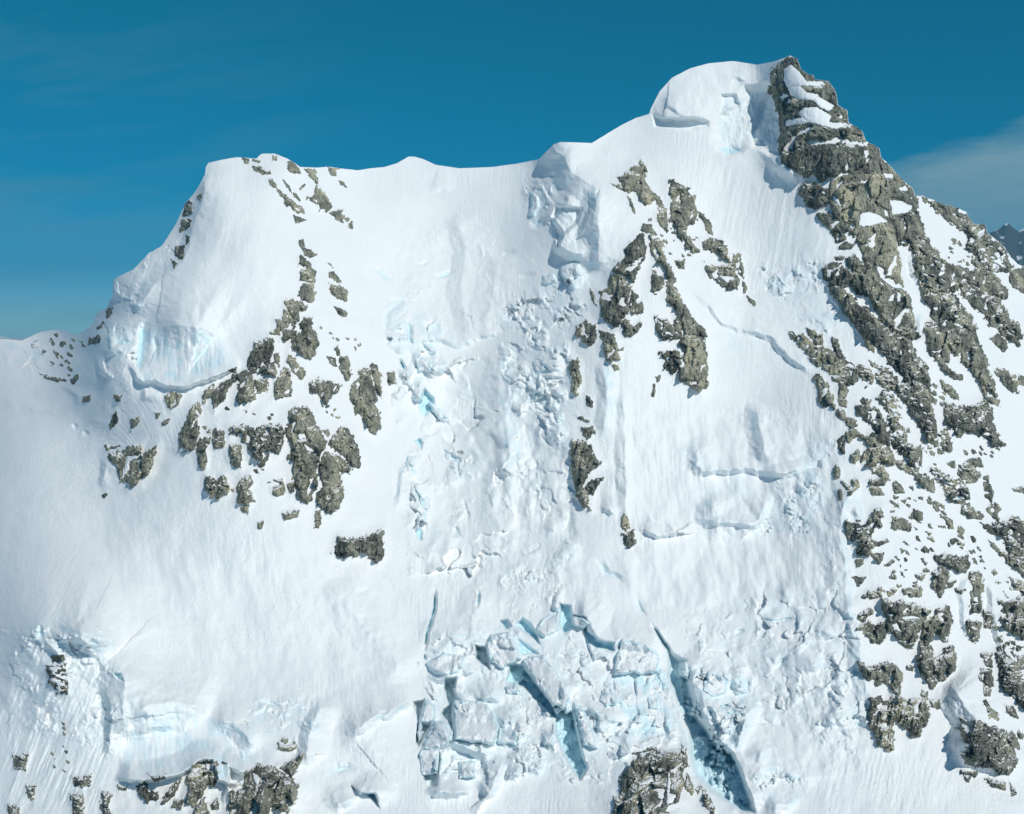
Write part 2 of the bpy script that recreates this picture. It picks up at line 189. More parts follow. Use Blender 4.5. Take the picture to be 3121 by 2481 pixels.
F|rock_outcrop|0|.4|last small tan rock at the lower tip of the right rib|1245,705 1275,690 1285,755 1250,740|
F|rock_outcrop|.12|.5|pale tan rock right on the col skyline|1080,245 1170,245 1125,270 1155,320 1110,305|
F|rock_outcrop|.1|.2|small rock pair below the pale tan skyline rock|1170,350 1200,360 1230,405 1180,380|
F|rock_outcrop|.3|.5|faint tan rock dashes on the skyline right of the left summit|910,250 980,268 980,285 930,277|
F|rock_outcrop|0|.2|upper small rock in the vertical string on the left buttress|840,840 870,835 885,890 850,900|
F|rock_outcrop|.08|.1|arrow shaped rock pointing right in the vertical string|860,910 900,910 995,955 970,970 930,985 880,950|
F|rock_outcrop|.06|.1|tall grey rock pinnacle in the vertical string on the left buttress|835,1050 850,980 900,990 935,1030 980,1130 960,1190 900,1190 860,1160 845,1110 890,1060|
F|rock_outcrop|.06|.1|flared rock skirt under the tall grey pinnacle|850,1200 965,1200 975,1290 950,1340 870,1330 815,1300 850,1240|
F|rock_outcrop|0|.2|small pointed rock above the oval rock pair|1078,1028 1105,1040 1112,1067|
F|rock_outcrop|.15|.1|upper one of the oval rock pair right of the pinnacle|1085,1100 1130,1100 1170,1150 1190,1190 1150,1190 1090,1140|
F|rock_outcrop|0|.4|lower smooth tan one of the oval rock pair|1085,1200 1150,1205 1200,1225 1235,1290 1230,1335 1150,1320 1100,1260|
F|rock_outcrop|.03|.3|small tan lozenge of rock below the oval pair|1125,1380 1180,1400 1235,1440 1220,1470 1160,1445|
F|rock_outcrop|.1|.1|arched rock head with a snow eye on the left buttress|720,1340 780,1325 860,1350 900,1380 905,1410 850,1400 840,1480 810,1520 780,1470 740,1390|
F|rock_buttress|.07|0|upper left massif of the dark rock cluster on the left buttress|640,1490 700,1480 720,1400 750,1420 780,1480 830,1540 790,1620 770,1670 700,1670 695,1590 660,1540|
F|rock_buttress|.06|.05|broad rock massif at the right of the arched rock head|835,1530 880,1480 940,1470 945,1560 990,1640 1015,1690 980,1740 980,1790 930,1830 830,1770 780,1714 800,1600 870,1620 850,1570|
E|rock_outcrop|.4|-.2|upper snowy rock band on the left skyline edge|1550,510 1580,520 1575,610 1510,640 1515,550|
E|rock_outcrop|.5|-.2|thin rock ladder on the left skyline below the upper band|1490,670 1570,670 1560,720 1500,770 1480,780|
E|rock_outcrop|.15|-.4|dark rock notch on the shaded left edge of the left summit|1450,890 1520,890 1500,990 1470,990 1430,950|
E|rock_outcrop|.3|-.2|small rock below the dark notch on the left edge|1400,990 1460,1030 1430,1078|
E|rock_outcrop|.35|-.1|small rock crumbs high on the left skyline|1620,480 1665,455 1645,525|
E|rock_outcrop|.2|-.3|narrow dark rock sliver above the dark notch|1530,800 1557,805 1550,860 1530,875|
E|rock_outcrop|.35|-.2|dark rock speckle on the lower left skyline spur|875,1410 932,1390 905,1460 880,1480|
E|rock_outcrop|.15|-.4|dark rock bite below the speckle on the left spur|795,1565 850,1515 835,1575|
E|rock_outcrop|.3|-.3|rock cluster at the base of the left skyline spur|740,1640 830,1620 800,1700 730,1700|
G|rock_outcrop|.1|.1|small rock cap joining the dark cluster's upper left edge|870,95 950,50 945,105 900,110|
G|rock_buttress|.06|-.3|dark slanted rock face left in the rock cluster|740,180 860,120 895,160 905,230 880,270 830,310 870,320 930,400 920,470 860,440 700,400 690,300 720,220|
G|rock_outcrop|.2|0|narrow rock ribbon right of the dark slanted face|900,275 945,260 945,370 905,330|
G|rock_outcrop|.04|.4|banded sausage shaped rock in the middle of the rock cluster|1020,260 1070,300 1160,410 1160,450 1120,475 1060,430 1010,330|
G|rock_outcrop|.02|-.1|tall block shaped rock with a dark flat underside|600,440 690,395 735,440 740,630 720,665 640,655 620,680 590,660 590,590 610,560|
G|rock_outcrop|.05|.1|tapering rock panel left of the tall block|400,580 500,500 585,440 595,490 530,550 510,640 440,690 410,740 400,680|
G|rock_outcrop|.25|.1|ragged left edge of rock beside the tapering panel|320,590 360,550 410,505 400,560 380,620 340,630 335,670 315,670|
G|rock_outcrop|.25|.1|spiky rock tuft above the tall block|540,400 600,375 590,430|
G|rock_outcrop|.1|-.1|squarish rock right of the tall block|745,480 850,460 865,500 840,580 760,580|
G|rock_outcrop|.14|0|flame shaped rock in the centre of the left buttress|920,480 980,370 1040,410 1050,530 1060,600 1000,610 940,640 905,630 910,540|
G|rock_outcrop|.12|.05|wide lumpy rock island right of the flame shaped rock|1190,500 1270,470 1330,480 1400,500 1460,540 1430,600 1380,590 1360,660 1340,690 1300,650 1260,590 1200,570|
G|rock_buttress|.08|0|large oval rock island nearest the central icefall|1590,410 1650,380 1700,400 1710,480 1730,560 1740,640 1770,750 1775,880 1735,935 1680,900 1640,790 1580,750 1540,640 1520,560 1560,480 1600,460|
G|rock_outcrop|.1|0|thin rock crescent right of the large oval island|1700,360 1740,350 1780,430 1785,530 1795,620 1770,620 1720,510|
G|rock_outcrop|.02|.3|small lone barrel shaped rock beside the icefall|1835,420 1890,415 1915,515 1850,515|
G|rock_outcrop|.18|.1|knobbly upright rock between the massif and the large oval island|1450,290 1510,290 1530,350 1520,480 1490,480 1440,390|
G|rock_outcrop|.3|0|mottled rock left of the knobbly upright rock|1345,290 1400,300 1420,370 1370,360|
G|rock_outcrop|.3|0|spiky little rock above the mottled rock|1390,220 1430,190 1440,280 1410,260|
G|rock_buttress|.09|0|tallest central rock column of the left buttress|1020,740 1110,690 1180,700 1220,750 1240,830 1300,880 1325,980 1300,1060 1270,1110 1260,1260 1250,1390 1220,1420 1215,1460 1160,1500 1090,1420 1070,1330 1060,1200 1050,1020 1000,900 1030,830|1150,1010 1240,1070 1180,1062;1100,930 1150,925 1160,955 1110,960
G|rock_buttress|.04|.1|double humped rock right of the tallest column|1360,970 1440,870 1500,870 1560,940 1590,1030 1610,1120 1600,1190 1550,1200 1500,1140 1470,1090 1400,1060 1365,1010|
G|rock_buttress|.07|.15|lowest big rock column with a rounded tan foot|1280,1160 1330,1070 1400,1090 1490,1130 1530,1210 1520,1250 1450,1220 1450,1340 1480,1440 1430,1520 1380,1580 1310,1560 1260,1510 1265,1400 1310,1350 1275,1280|
G|rock_outcrop|.08|-.4|dark inverted triangle rock in the middle band of the left buttress|525,870 600,850 750,850 740,930 690,1010 640,980 620,920 530,940|
G|rock_buttress|.32|-.3|dark rock ring around a snow patch beside the tallest column|700,1010 760,870 870,850 970,850 1000,900 970,1010 940,1090 880,1060 830,1080 780,1140 720,1110 695,1050|
G|rock_outcrop|.15|-.1|rock claw below the dark rock ring|770,1170 840,1110 865,1080 830,1180 800,1200|
G|rock_outcrop|.03|.2|large leaning almond rock at the left of the rock cluster|240,700 270,770 285,870 270,980 230,1060 150,1090 115,1060 120,960 160,830|
G|rock_outcrop|0|.2|pointed rock chip on the top of the leaning almond rock|250,690 285,655 305,720 310,780 280,740|
G|rock_outcrop|.1|.4|pale rock face under the lip of the left ice cliff|10,620 80,570 140,590 120,680 50,720|
G|rock_outcrop|.08|-.2|upper one of two stacked square rocks|390,890 430,865 490,890 490,930 400,945|
G|rock_outcrop|.12|-.1|lower one of two stacked square rocks|400,960 490,950 490,1030 410,1045|
G|rock_outcrop|.05|-.1|small rock left of the upper stacked square rock|350,900 380,880 380,915 355,920|
G|rock_outcrop|.1|0|small rock left of the lower stacked square rock|335,950 380,950 370,1005 330,990|
G|rock_outcrop|.06|0|long bean shaped rock right of the leaning almond rock|275,1000 300,960 355,1020 360,1130 345,1200 290,1210 270,1080|
G|rock_outcrop|.03|-.1|plain rectangular dark rock below the inverted triangle|535,1010 630,1005 635,1130 630,1200 570,1190 530,1140|
G|rock_outcrop|.22|-.1|ragged rock clump at the lower left of the cluster|345,1270 400,1290 430,1310 490,1270 540,1340 520,1420 455,1455 390,1440 330,1390|
G|rock_outcrop|.1|.05|hourglass shaped rock right of the ragged clump|600,1330 640,1280 700,1260 735,1320 670,1400 720,1430 700,1510 600,1490|
G|rock_outcrop|0|.3|round pebble like rock below the hourglass rock|630,1530 670,1510 695,1530 690,1580 640,1560|
G|rock_outcrop|.1|-.1|cup shaped rock holding a snow dollop|905,1305 970,1300 985,1360 975,1430 930,1440 885,1400 890,1365 960,1340|
G|rock_outcrop|.02|-.1|small rock brick below the tallest column|975,1580 1050,1545 1115,1550 1090,1600 990,1630|
G|rock_outcrop|.28|0|thin rock drip under the lowest big column|1250,1560 1275,1550 1290,1650 1275,1695 1235,1690|
G|rock_outcrop|.1|0|tiny rock under the cup shaped rock, near the smooth lower snowfield|765,1650 815,1640 800,1700 770,1700|
G|rock_outcrop|.1|-.1|small dark rock wedge between the tallest column and the double hump|1300,890 1350,880 1365,920 1345,960|
G|rock_outcrop|.05|.05|little rock left of the tallest column's waist|1010,1090 1045,1080 1045,1130 1015,1140|
G|rock_outcrop|.2|0|small rock heap left of the tallest column's foot|1015,1340 1060,1320 1065,1400 1020,1400|
S|rock_outcrop|.03|-.2|lone dark rock band at the bottom of the left buttress snowfield|1013,1686 1035,1636 1071,1640 1115,1636 1165,1614 1170,1686 1151,1715 1100,1686 1057,1700|
O|rock_buttress|.12|0|big shield shaped rock alone at the far left of the left buttress|880,1150 1000,1140 1050,1100 1160,1095 1170,1160 1290,1105 1270,1200 1210,1330 1130,1420 1060,1450 1040,1410 1000,1400 970,1330 960,1260 890,1200|1040,1190 1130,1190 1060,1230 1050,1300 1000,1370 1030,1260
O|rock_outcrop|.1|-.1|thin rock beak at the upper left of the big shield|865,1090 900,1110 990,1098 990,1106 910,1130 870,1155|
O|rock_outcrop|.25|-.2|small rock in the fluted snow below the left spur|680,700 750,680 740,730 680,742|
O|rock_outcrop|.25|-.2|crumbly rock right of the fluted snow|940,690 1000,690 990,740 940,745|
O|rock_outcrop|.2|-.2|dark rock streak below the crumbly rock|930,840 960,815 968,890 935,930 900,990 900,930|
O|rock_outcrop|.3|0|torn rock patch halfway between the streak and the pale face|1070,880 1165,845 1130,920 1070,985|
O|rock_outcrop|0|.1|tiny rock fleck left of the leaning almond rock|1265,830 1320,830 1290,880|
O|rock_outcrop|.1|.1|flat little rock below the tiny fleck|1325,905 1395,880 1380,915 1330,932|
O|rock_outcrop|.25|-.3|long rock line on the floor of the left side valley|330,508 440,530 550,563 480,580 380,550|
O|rock_outcrop|.2|-.3|dark rock at the foot of the left skyline spur|580,560 640,508 640,550 600,602|
O|rock_outcrop|.3|-.2|round rock patch on the far left snow hill|260,260 310,240 315,290 270,295|
O|rock_outcrop|.1|0|small rock left below the big shield in the blue shade|835,1500 880,1485 860,1540|
J|rock_outcrop|.2|-.1|hooked dark rock at the bottom left beside the ice cliff|1050,1500 1100,1470 1140,1550 1220,1560 1220,1610 1130,1620 1070,1570|
J|rock_outcrop|.3|-.4|dark rock scraps above the hooked rock|1130,1410 1200,1430 1270,1400 1250,1460 1180,1460|
J|rock_outcrop|.15|-.2|diagonal rock bar left of the brown streaked crag|1280,1550 1390,1440 1350,1530 1330,1580 1260,1640 1220,1640|
J|rock_buttress|.15|.35|brown streaked rock crag under the blue ice arch|1430,1430 1480,1340 1560,1300 1640,1310 1680,1440 1640,1500 1590,1490 1560,1570 1480,1640 1420,1640 1440,1520|1460,1370 1530,1360 1490,1395;1580,1320 1640,1330 1630,1370 1580,1365
J|rock_outcrop|.1|-.1|small rock left below the brown streaked crag|1330,1600 1400,1600 1390,1670 1320,1660|
J|rock_outcrop|.05|.35|brown rock tooth at the bottom edge below the streaked crag|1480,1700 1560,1580 1600,1713 1600,1800 1470,1800|
J|rock_outcrop|.2|.1|little rock in the snow right of the brown tooth|1610,1640 1670,1600 1680,1680 1630,1680|
J|rock_outcrop|.15|-.1|two toned rock lumps under the peak of the lower left ice cliff|390,500 480,490 488,545 410,545|
J|rock_outcrop|.6|-.1|speckled rock patch hanging on the fluted snow of the lower left cliff|360,580 500,560 520,790 440,790 370,700|
J|rock_outcrop|.5|-.1|crumbly rock near the bottom left under the fluted snow|540,1560 640,1560 640,1713 560,1713|
J|rock_outcrop|.3|-.2|dark rock strip at the foot of the lower left ice wall|780,1540 850,1560 830,1700 860,1713 780,1740|
J|rock_outcrop|.62|-.1|sparse rock specks above the crumbly bottom left rock|560,1430 690,1410 680,1500 570,1500|
J|rock_outcrop|.62|-.1|faint rock specks by the left edge low down|110,1260 220,1250 190,1380 110,1370|
J|rock_outcrop|.2|0|small rock in the very bottom left corner|60,1640 150,1660 130,1760 70,1760|
J|rock_outcrop|.6|0|thin rock specks between the corner rock and the crumbly one|200,1500 270,1500 260,1600 210,1600|
J|rock_outcrop|.1|-.3|flat dark rock left of the hooked dark rock|900,1490 985,1500 975,1530 910,1525|
K|rock_buttress|.05|0|broad grained rock dome at the bottom left of centre|120,1410 210,1325 240,1350 300,1330 380,1390 470,1430 520,1500 520,1600 480,1640 440,1600 450,1700 400,1690 320,1660 300,1713 300,1830 -20,1830 10,1520 100,1520|180,1400 230,1440 210,1490 185,1450
K|rock_outcrop|.08|-.2|curled rock above the broad grained dome|370,1340 420,1330 490,1290 530,1260 565,1260 540,1310 520,1390 480,1420 430,1390|
K|rock_outcrop|.08|-.2|flat rock ledge above the curled rock|370,1180 460,1190 500,1180 500,1130 520,1210 480,1235 370,1220|
K|rock_outcrop|.05|.1|small rock on top of the flat ledge|390,1150 410,1120 455,1140 430,1170|
M|rock_buttress|.06|.15|large grey rock dome at the bottom centre below the icefall|330,1310 420,1260 500,1215 560,1210 730,1220 755,1350 690,1400 740,1480 700,1500 690,1600 630,1640 560,1700 640,1720 620,1820 180,1820 170,1580 220,1600 230,1440 290,1340 330,1390|370,1480 470,1440 480,1460 380,1495;600,1400 612,1480 595,1560 650,1570 640,1610 585,1640
M|rock_outcrop|.05|-.3|thin curved rock eyebrow over the large grey dome|355,1250 440,1210 510,1195 500,1212 430,1232|
M|rock_outcrop|.2|.3|brownish rock right beside the large grey dome|740,1400 790,1500 780,1560 730,1520|
M|rock_outcrop|.15|.1|small rock right of the brownish rock|800,1520 840,1500 830,1560|
M|rock_outcrop|.55|0|thin speckled rock rib right of the large grey dome|850,1500 900,1560 950,1680 930,1740 870,1640|
"""
FEATS=r"""# strokes: s|tile|H|wa(up/left)|wb(down/right)|pa|pb|pts        (metres, source px)
# summit dome lower lip and bowl
s|A|26|120|14|1.2|1|225,650 330,700 400,690 520,680 620,690 720,760
s|A|8|120|10|1.5|1|300,570 400,600 480,650 560,700
s|A|-22|16|16|1|1|730,940 850,970 950,960 1020,910
s|A|10|110|60|1|1|1100,1160 1240,1100 1330,1120 1420,1200
s|A|26|70|30|1|1|1180,1130 1250,1080 1330,1110 1400,1190 1450,1260
# shoulder serac
s|H|40|150|60|1.3|1|510,110 560,180 600,230 660,330 740,400 820,440 885,500 880,690 860,960 880,1200
s|H|42|90|26|1.3|1|430,660 520,720 590,850 570,940 660,1000 800,1000
s|H|14|50|14|1.2|1|740,540 850,560 780,760 690,900
s|H|14|60|12|1.2|1|500,560 590,600 520,760
s|H|-14|12|20|1|1|300,740 360,760 430,700
s|H|10|40|14|1|1|440,210 540,180 570,150
s|H|12|90|30|1.2|1|250,440 380,500 500,400 700,390
s|H|9|60|16|1|1|860,110 960,180 1100,250
s|H|8|120|12|1.3|1|1610,1290 1700,1360 1800,1450 1900,1570 2000,1620 2150,1640
s|H|-7|10|12|1|1|200,1205 370,1165
s|H|-6|10|14|1|1|70,1025 200,965
# col crevasses
s|F|-7|9|6|1|1|1760,1035 1850,1040 1930,1010
s|F|-12|10|7|1|1|1930,1140 2020,1140 2130,1080
s|F|-9|14|10|1|1|1430,1040 1490,1100 1560,1160 1640,1200
s|F|8.4|70|14|1|1|1880,380 1930,410 2150,420
s|F|-8|14|12|1|1|1560,1330 1680,1350 1560,1450 1560,1560 1600,1640
s|F|-12|14|10|1|1|1650,1490 1740,1560 1740,1680
# left buttress ridges and cliff
s|E|24|130|26|1.6|1|1690,250 1710,330 1690,420 1660,520 1600,680 1560,860 1500,1000 1440,1080 1370,1135 1300,1180 1240,1230 1200,1280 1178,1340 1170,1400 1160,1480
s|O|60|240|170|1.5|2.0|1195,90 1280,115 1450,120 1640,125 1760,180 1850,260
s|O|26|110|12|1|1|1060,400 1130,540 1180,570 1260,560 1370,600 1500,612 1700,560 1850,480 2000,400
s|O|-18|20|24|1|1|1160,540 1150,370 1180,180 1200,60
s|O|-8|10|12|1|1|1240,170 1290,280 1280,420
s|O|5|20|14|1|1|1500,220 1560,340 1580,500
s|O|18|40|14|1|1|790,340 830,480 890,520 920,420
s|O|-16|22|22|1|1|940,180 980,240 1060,230 1080,180
s|O|14|30|12|1|1|870,180 910,260 950,300
s|E|16|50|16|1|1|900,1200 920,1280 980,1300 1000,1200
s|E|14|50|14|1|1|1080,1330 1110,1390 1190,1350
s|O|14|90|50|1|1|830,100 800,350 650,620
s|O|10|70|40|1|1|1060,100 1060,400 950,650 760,1000
s|O|14|60|16|1|1|1190,600 1180,760
s|O|18|60|16|1|1|880,1150 870,1290 830,1480
s|O|-9|10|10|1|1|590,920 640,960
s|O|-9|10|12|1|1|670,980 740,1010
s|O|6|50|24|1.2|1|160,830 250,800 430,790 560,700
s|O|10|100|50|1|1|0,790 180,740 330,640 580,590
s|O|20|60|200|1|1.5|0,300 110,400 260,520 370,600
# lower left cliff
s|J|50|260|60|2|1|390,230 560,285 640,340 760,375 930,420 955,470
s|J|20|50|14|1|1|370,330 480,365 600,370 740,470
s|J|42.5|240|70|2|1|740,480 800,580 900,640 955,700 955,800 945,980 985,1120 985,1200
s|J|17.5|30|10|1|1|310,380 400,450 490,500
s|J|-12|12|12|1|1|310,250 310,400
s|J|15|50|20|1|1|740,770 830,800 860,900 850,1100 820,1300
s|J|37.5|160|90|1.6|1|960,970 1150,880 1340,850 1480,880 1620,950
s|J|22.5|90|40|1.3|1|1600,970 1780,1000 1890,1110 1960,1240
s|J|32.5|60|10|1|1|880,1440 1080,1460 1380,1400 1440,1360 1560,1285 1640,1300 1680,1440 1760,1480 1750,1340 1880,1400 1950,1350
s|J|-6|8|8|1|1|1820,1220 1860,1320
s|J|6.25|70|16|1.2|1|980,1080 1200,1040 1400,1040
s|J|10|100|50|1|1|0,900 180,640 300,400
s|J|10|60|30|1|1|340,900 420,620 480,540
# bottom centre left
s|K|-9|14|12|1|1|230,820 270,860 340,870 420,920
s|K|20.8|70|30|1.2|1|660,830 690,920 640,1010 600,1180 580,1270 620,1360
s|K|26|140|20|1.3|1|850,1120 1010,1040 1140,950 1220,940 1300,880 1470,810
s|K|-7|10|10|1|1|1130,945 1240,930
s|K|-10|16|12|1|1|810,1290 830,1370 900,1360 980,1390
s|K|23.4|70|10|1|1|920,1470 1000,1540 1120,1550 1150,1670
s|K|18.2|60|20|1|1|760,1700 850,1630 960,1590 1010,1620
s|K|23.4|60|220|1.5|1.2|820,1250 950,1120 1150,1000 1350,900
s|K|-5|12|12|1|1|950,0 1000,10 1070,0
# crevasses and icefall
s|K|-30|8|6|.8|.8|1572,-30 1572,60 1565,150 1540,250 1510,330 1490,480
s|K|-16|7|6|.8|.8|1495,480 1500,550
s|K|-10|6|5|1|1|1445,540 1420,590
s|L|-18|7|6|.8|.8|393,230 402,290 380,400
s|L|15|60|80|1|1|350,660 345,500 440,200
s|L|15|100|50|1|1|0,760 100,700 250,600 340,560
s|L|-9|14|10|1|1|1280,0 1340,50 1370,120 1440,140 1530,200
s|L|-8|8|14|1|1|1600,310 1650,400 1700,460
s|L|-24|8|8|.8|.8|1705,495 1800,620 1860,710 1900,780
s|L|17.5|70|12|1|1|950,360 1030,390
s|L|27.5|90|30|1.3|1|1110,440 1200,450 1260,510 1310,610 1440,660 1480,620 1560,630 1680,660 1800,740
s|L|-14|6|6|1|1|1210,590 1240,700 1290,830
s|L|-14|5|6|1|1|1585,890 1600,1000 1610,1120
s|L|-8|4|5|1|1|1430,930 1450,1030
s|L|-6|4|4|1|1|1805,940 1810,1040
s|L|-8|6|6|1|1|1150,720 1190,830 1250,850
s|L|20|60|14|1|1|1030,940 1060,1040 1110,1080
s|M|24|120|20|1|1.2|680,520 770,600 790,750 830,900 930,1060 1020,1170 1110,1240 1190,1440 1280,1700
s|L|25|90|20|1.3|1|100,1460 210,1425 360,1470 520,1520
s|L|22.5|80|24|1.2|1|690,1420 720,1310 790,1280
s|L|20|60|16|1|1|650,1700 700,1640 760,1600
s|L|15|60|14|1|1|-10,920 130,930 300,880 420,870
s|L|-5|8|8|1|1|960,370 970,310 990,280
s|K|20.8|60|20|1|1|1500,1500 1600,1540 1690,1555 1880,1520
s|K|23.4|80|20|1|1|1900,1440 1990,1560 2050,1460 2110,1250
# right of icefall
s|M|-8|6|8|1|1|1250,205 1400,240 1500,220 1610,208
s|M|-4|4|5|1|1|1540,150 1680,130 1800,180
s|M|-4|4|4|1|1|830,455 1000,460 1090,458
s|M|-9|10|8|1|1|1100,330 1160,310 1170,330
s|M|-10|10|8|1|1|1390,605 1440,595 1530,480
s|M|18|60|24|1|1|990,710 1020,650 1080,625
s|M|30|50|26|1|1|1100,1240 1150,1100 1200,960 1310,850
s|M|15|60|30|1|1|760,620 850,760 870,900 940,1080
s|M|13.5|90|30|1|1|1260,1360 1300,1250 1390,1155
s|M|18|120|30|1.2|1|1190,1480 1340,1340 1450,1350 1590,1440 1600,1510
s|M|15|120|24|1.3|1|1670,260 1730,300 1900,340 1840,400
s|M|18|90|36|1|1|1720,640 1720,560 1760,500
s|M|15|80|30|1|1|1770,950 1860,1010 1890,1060
s|M|-8|10|8|1|1|1800,690 1880,780 1960,860
s|M|-9|12|12|1|1|2000,1050 2070,1030 2100,1070
s|M|15|60|40|1|1|1990,0 2040,250 2080,560 2156,900
s|M|-8|30|14|1|1|1960,270 1990,170
s|M|21|120|60|1.2|1|1540,1713 1500,1640 1300,1640
# right snowfield
s|I|13.95|120|14|1.3|1|1480,15 1640,25 1760,90 1860,200 1920,265 2010,310 2090,390
s|I|24.8|110|46|1.4|1|1680,600 1640,700 1670,850 1690,1000 1650,1110
s|I|20.15|160|18|1.3|1|1080,1200 1180,1175 1270,1170 1450,1150 1590,1145 1680,1180 1800,1195 1960,1170 2130,1130
s|I|20.15|70|30|1.2|1|1100,900 1150,1010 1140,1120 1070,1190
s|I|-5|14|7|1|1|1690,1140 1900,1090 2080,1050
s|I|21.7|70|24|1.2|1|1110,1550 1220,1590 1340,1560 1500,1580 1640,1590 1700,1440 1720,1330
s|I|21.7|90|50|1.2|1|1250,1340 1270,1440 1330,1550
s|I|18.6|60|16|1|1|1640,1714 1610,1620 1400,1600 1200,1600
s|I|15.5|60|14|1|1|330,1460 420,1480 500,1560
s|I|18.6|70|12|1|1|630,1640 820,1690 960,1690 880,1570
s|I|10.85|30|24|1|1|560,1600 560,1300 540,1100 550,500
s|I|12.4|30|40|1|1|370,900 400,500 370,260
s|D|12|50|26|1|1|760,960 720,800 700,600 690,300 620,0
s|C|18|50|30|1|1|640,1690 660,1500 740,1350 730,1240
s|C|16|60|22|1|1|800,1600 790,1480 750,1380
# right ridge gullies
s|P|50|140|70|1.3|1|1340,500 1450,600 1540,740 1640,880 1610,1000 1560,1150 1500,1290
s|D|-16|20|30|1|1|1830,450 1840,700 1870,850 1920,980 2000,1080
s|D|12|40|20|1|1|1700,380 1660,600 1680,800 1720,940
s|B|-16|16|30|1|1|1180,960 1200,1140 1280,1300
s|B|16|60|20|1|1|1340,1480 1300,1560 1290,1714
s|B|24|120|70|1.2|1|1270,540 1330,800 1400,960 1560,1080
# central icefall troughs / ridges
s|N|14|90|60|1.2|1.2|1160,1260 1150,900 1120,500 1160,180
s|N|-12|60|90|1.2|1.2|1340,780 1400,1000 1400,1250 1290,1400 1260,1640
s|N|11.2|40|60|1|1|1170,1250 1200,1050 1240,800
s|N|16.8|60|14|1|1|400,590 470,580 500,480 530,460
s|N|16.8|60|14|1|1|540,420 620,360 720,320 640,220
s|N|14|60|12|1|1|600,740 740,760 760,810
s|N|-16|12|10|1|1|400,-40 390,90 430,160
s|N|-22|9|9|1|1|300,240 340,300 380,380
s|N|-7|5|5|1|1|450,230 455,360
s|N|-10|10|10|1|1|480,110 540,170 580,210
s|N|14|70|16|1.2|1|160,80 640,80 820,120 1060,40 1160,0
s|N|-6|5|5|1|1|515,740 485,800 490,870
s|N|16.8|50|10|1|1|1420,250 1480,260 1560,320 1680,350
s|N|14|50|10|1|1|1430,400 1530,400 1700,380
s|N|12.6|30|10|1|1|370,1110 400,1150 460,1090
s|N|12.6|40|14|1|1|360,1080 330,1300 300,1500
# recesses: r|tile|depth|edge px|ice|pts
r|L|38|7|.9|640,820 740,820 860,990 1000,1190 1110,1110 1140,1250 1180,1450 1230,1600 1180,1700 1110,1620 1040,1480 990,1350 980,1240 880,1130 740,990 600,960
r|L|34|6|.5|370,670 460,690 490,860 380,780
r|L|38|6|.6|140,920 230,910 210,1000 240,1080 200,1150 200,1320 110,1200 170,1130 130,1000
r|L|24|6|1|1020,350 1100,360 1110,450 1140,530 1050,590 1020,500
r|L|20|7|1|1110,440 1220,460 1240,560 1330,620 1440,650 1440,710 1300,690 1240,650 1200,540
r|L|24|9|1|670,510 730,460 790,500 860,600 860,660 800,610 740,560
r|L|10|6|1|690,600 720,740 760,740 860,740 780,670
r|K|26|6|.5|1410,850 1490,845 1450,1000 1430,1160 1445,1200 1550,1020 1480,1020 1440,1000
r|K|24|7|.3|1460,1240 1600,1230 1620,1300 1590,1500 1510,1510 1470,1380
r|M|34|14|.8|590,470 680,520 730,540 770,750 800,950 900,1080 1000,1200 1100,1250 1180,1450 1260,1700 1150,1700 950,1550 800,1420 760,1250 750,1080 700,950 600,700
r|N|20|7|1|490,560 520,480 540,520 600,580 600,650 650,760 560,690 520,730 480,680 460,620
r|N|14|6|1|430,930 480,910 510,950 490,1000
r|N|9|5|1|410,1160 450,1170 440,1210
r|N|18|7|1|430,1290 470,1330 500,1400 550,1380 560,1470 540,1500 480,1420
r|N|14|6|1|450,1670 500,1640 510,1740 480,1740
r|N|9|6|.4|680,1000 740,1030 820,1070 800,1140 820,1240 780,1180 770,1100 690,1070
r|N|8|7|.2|840,1400 870,1450 890,1530 840,1470
r|N|8|7|.2|760,1640 790,1620 830,1714 750,1714
r|N|14|6|.3|1420,600 1490,560 1510,490 1540,570 1550,610 1550,700 1480,650
r|A|30|12|.1|1200,430 1260,500 1300,700 1290,1000 1200,1010 1130,960 1060,940 1040,820 1100,640
r|K|14|5|.7|920,1490 1000,1545 1110,1550 1150,1670 1060,1570 940,1530
r|J|16|6|.8|870,630 920,630 950,700 900,680
r|J|12|8|.2|700,880 740,780 790,770 830,860 820,930 740,900
r|J|12|8|.2|730,590 745,520 800,610 740,670
r|S|10|12|.2|2340,1475 2400,1440 2460,1420 2500,1400 2500,1425 2420,1440
r|M|8|8|.6|150,1100 200,1080 220,1130 180,1130
# roughness: n|tile|kind|amp|wavelength px|angle|ice|pts
n|A|flute|5|9|6|.3|780,460 1000,460 1180,420 1260,480 1280,1000 1000,920 850,970 720,900
n|A|flute|1.6|7|0|0|760,950 1000,960 1100,1100 1000,1180 780,1120
n|H|block|10.5|34|0|.15|260,320 520,300 560,500 420,760 280,760
n|H|flute|4|20|28|.1|500,430 870,480 870,690 820,1000 570,1000 450,700
n|H|block|13.5|26|0|.35|380,1160 700,1070 790,1200 760,1500 660,1700 0,1700 60,1430 330,1340
n|F|block|7.5|26|0|.4|1540,1320 2100,1500 2156,1714 1560,1714 1540,1500
n|N|block|15.47|42.78|0|.25|200,0 560,0 720,300 700,380 500,450 480,1000 570,1500 520,1714 430,1714 420,1300 350,1100 440,900 380,600 260,260
n|N|block|13.26|39.215|0|.25|1120,0 1720,0 1740,300 1700,500 1760,720 1720,900 1740,1250 1600,1150 1500,850 1200,700 1140,200
n|N|dune|15|60|0|0|1100,700 1750,900 1750,1700 1150,1700
n|O|flute|6|14|0|.8|1200,120 1700,140 1900,300 1950,420 1700,560 1400,590 1180,560
n|O|flute|4|12|-28|.1|480,600 800,330 1180,100 1100,600 870,1100 700,1150 560,900
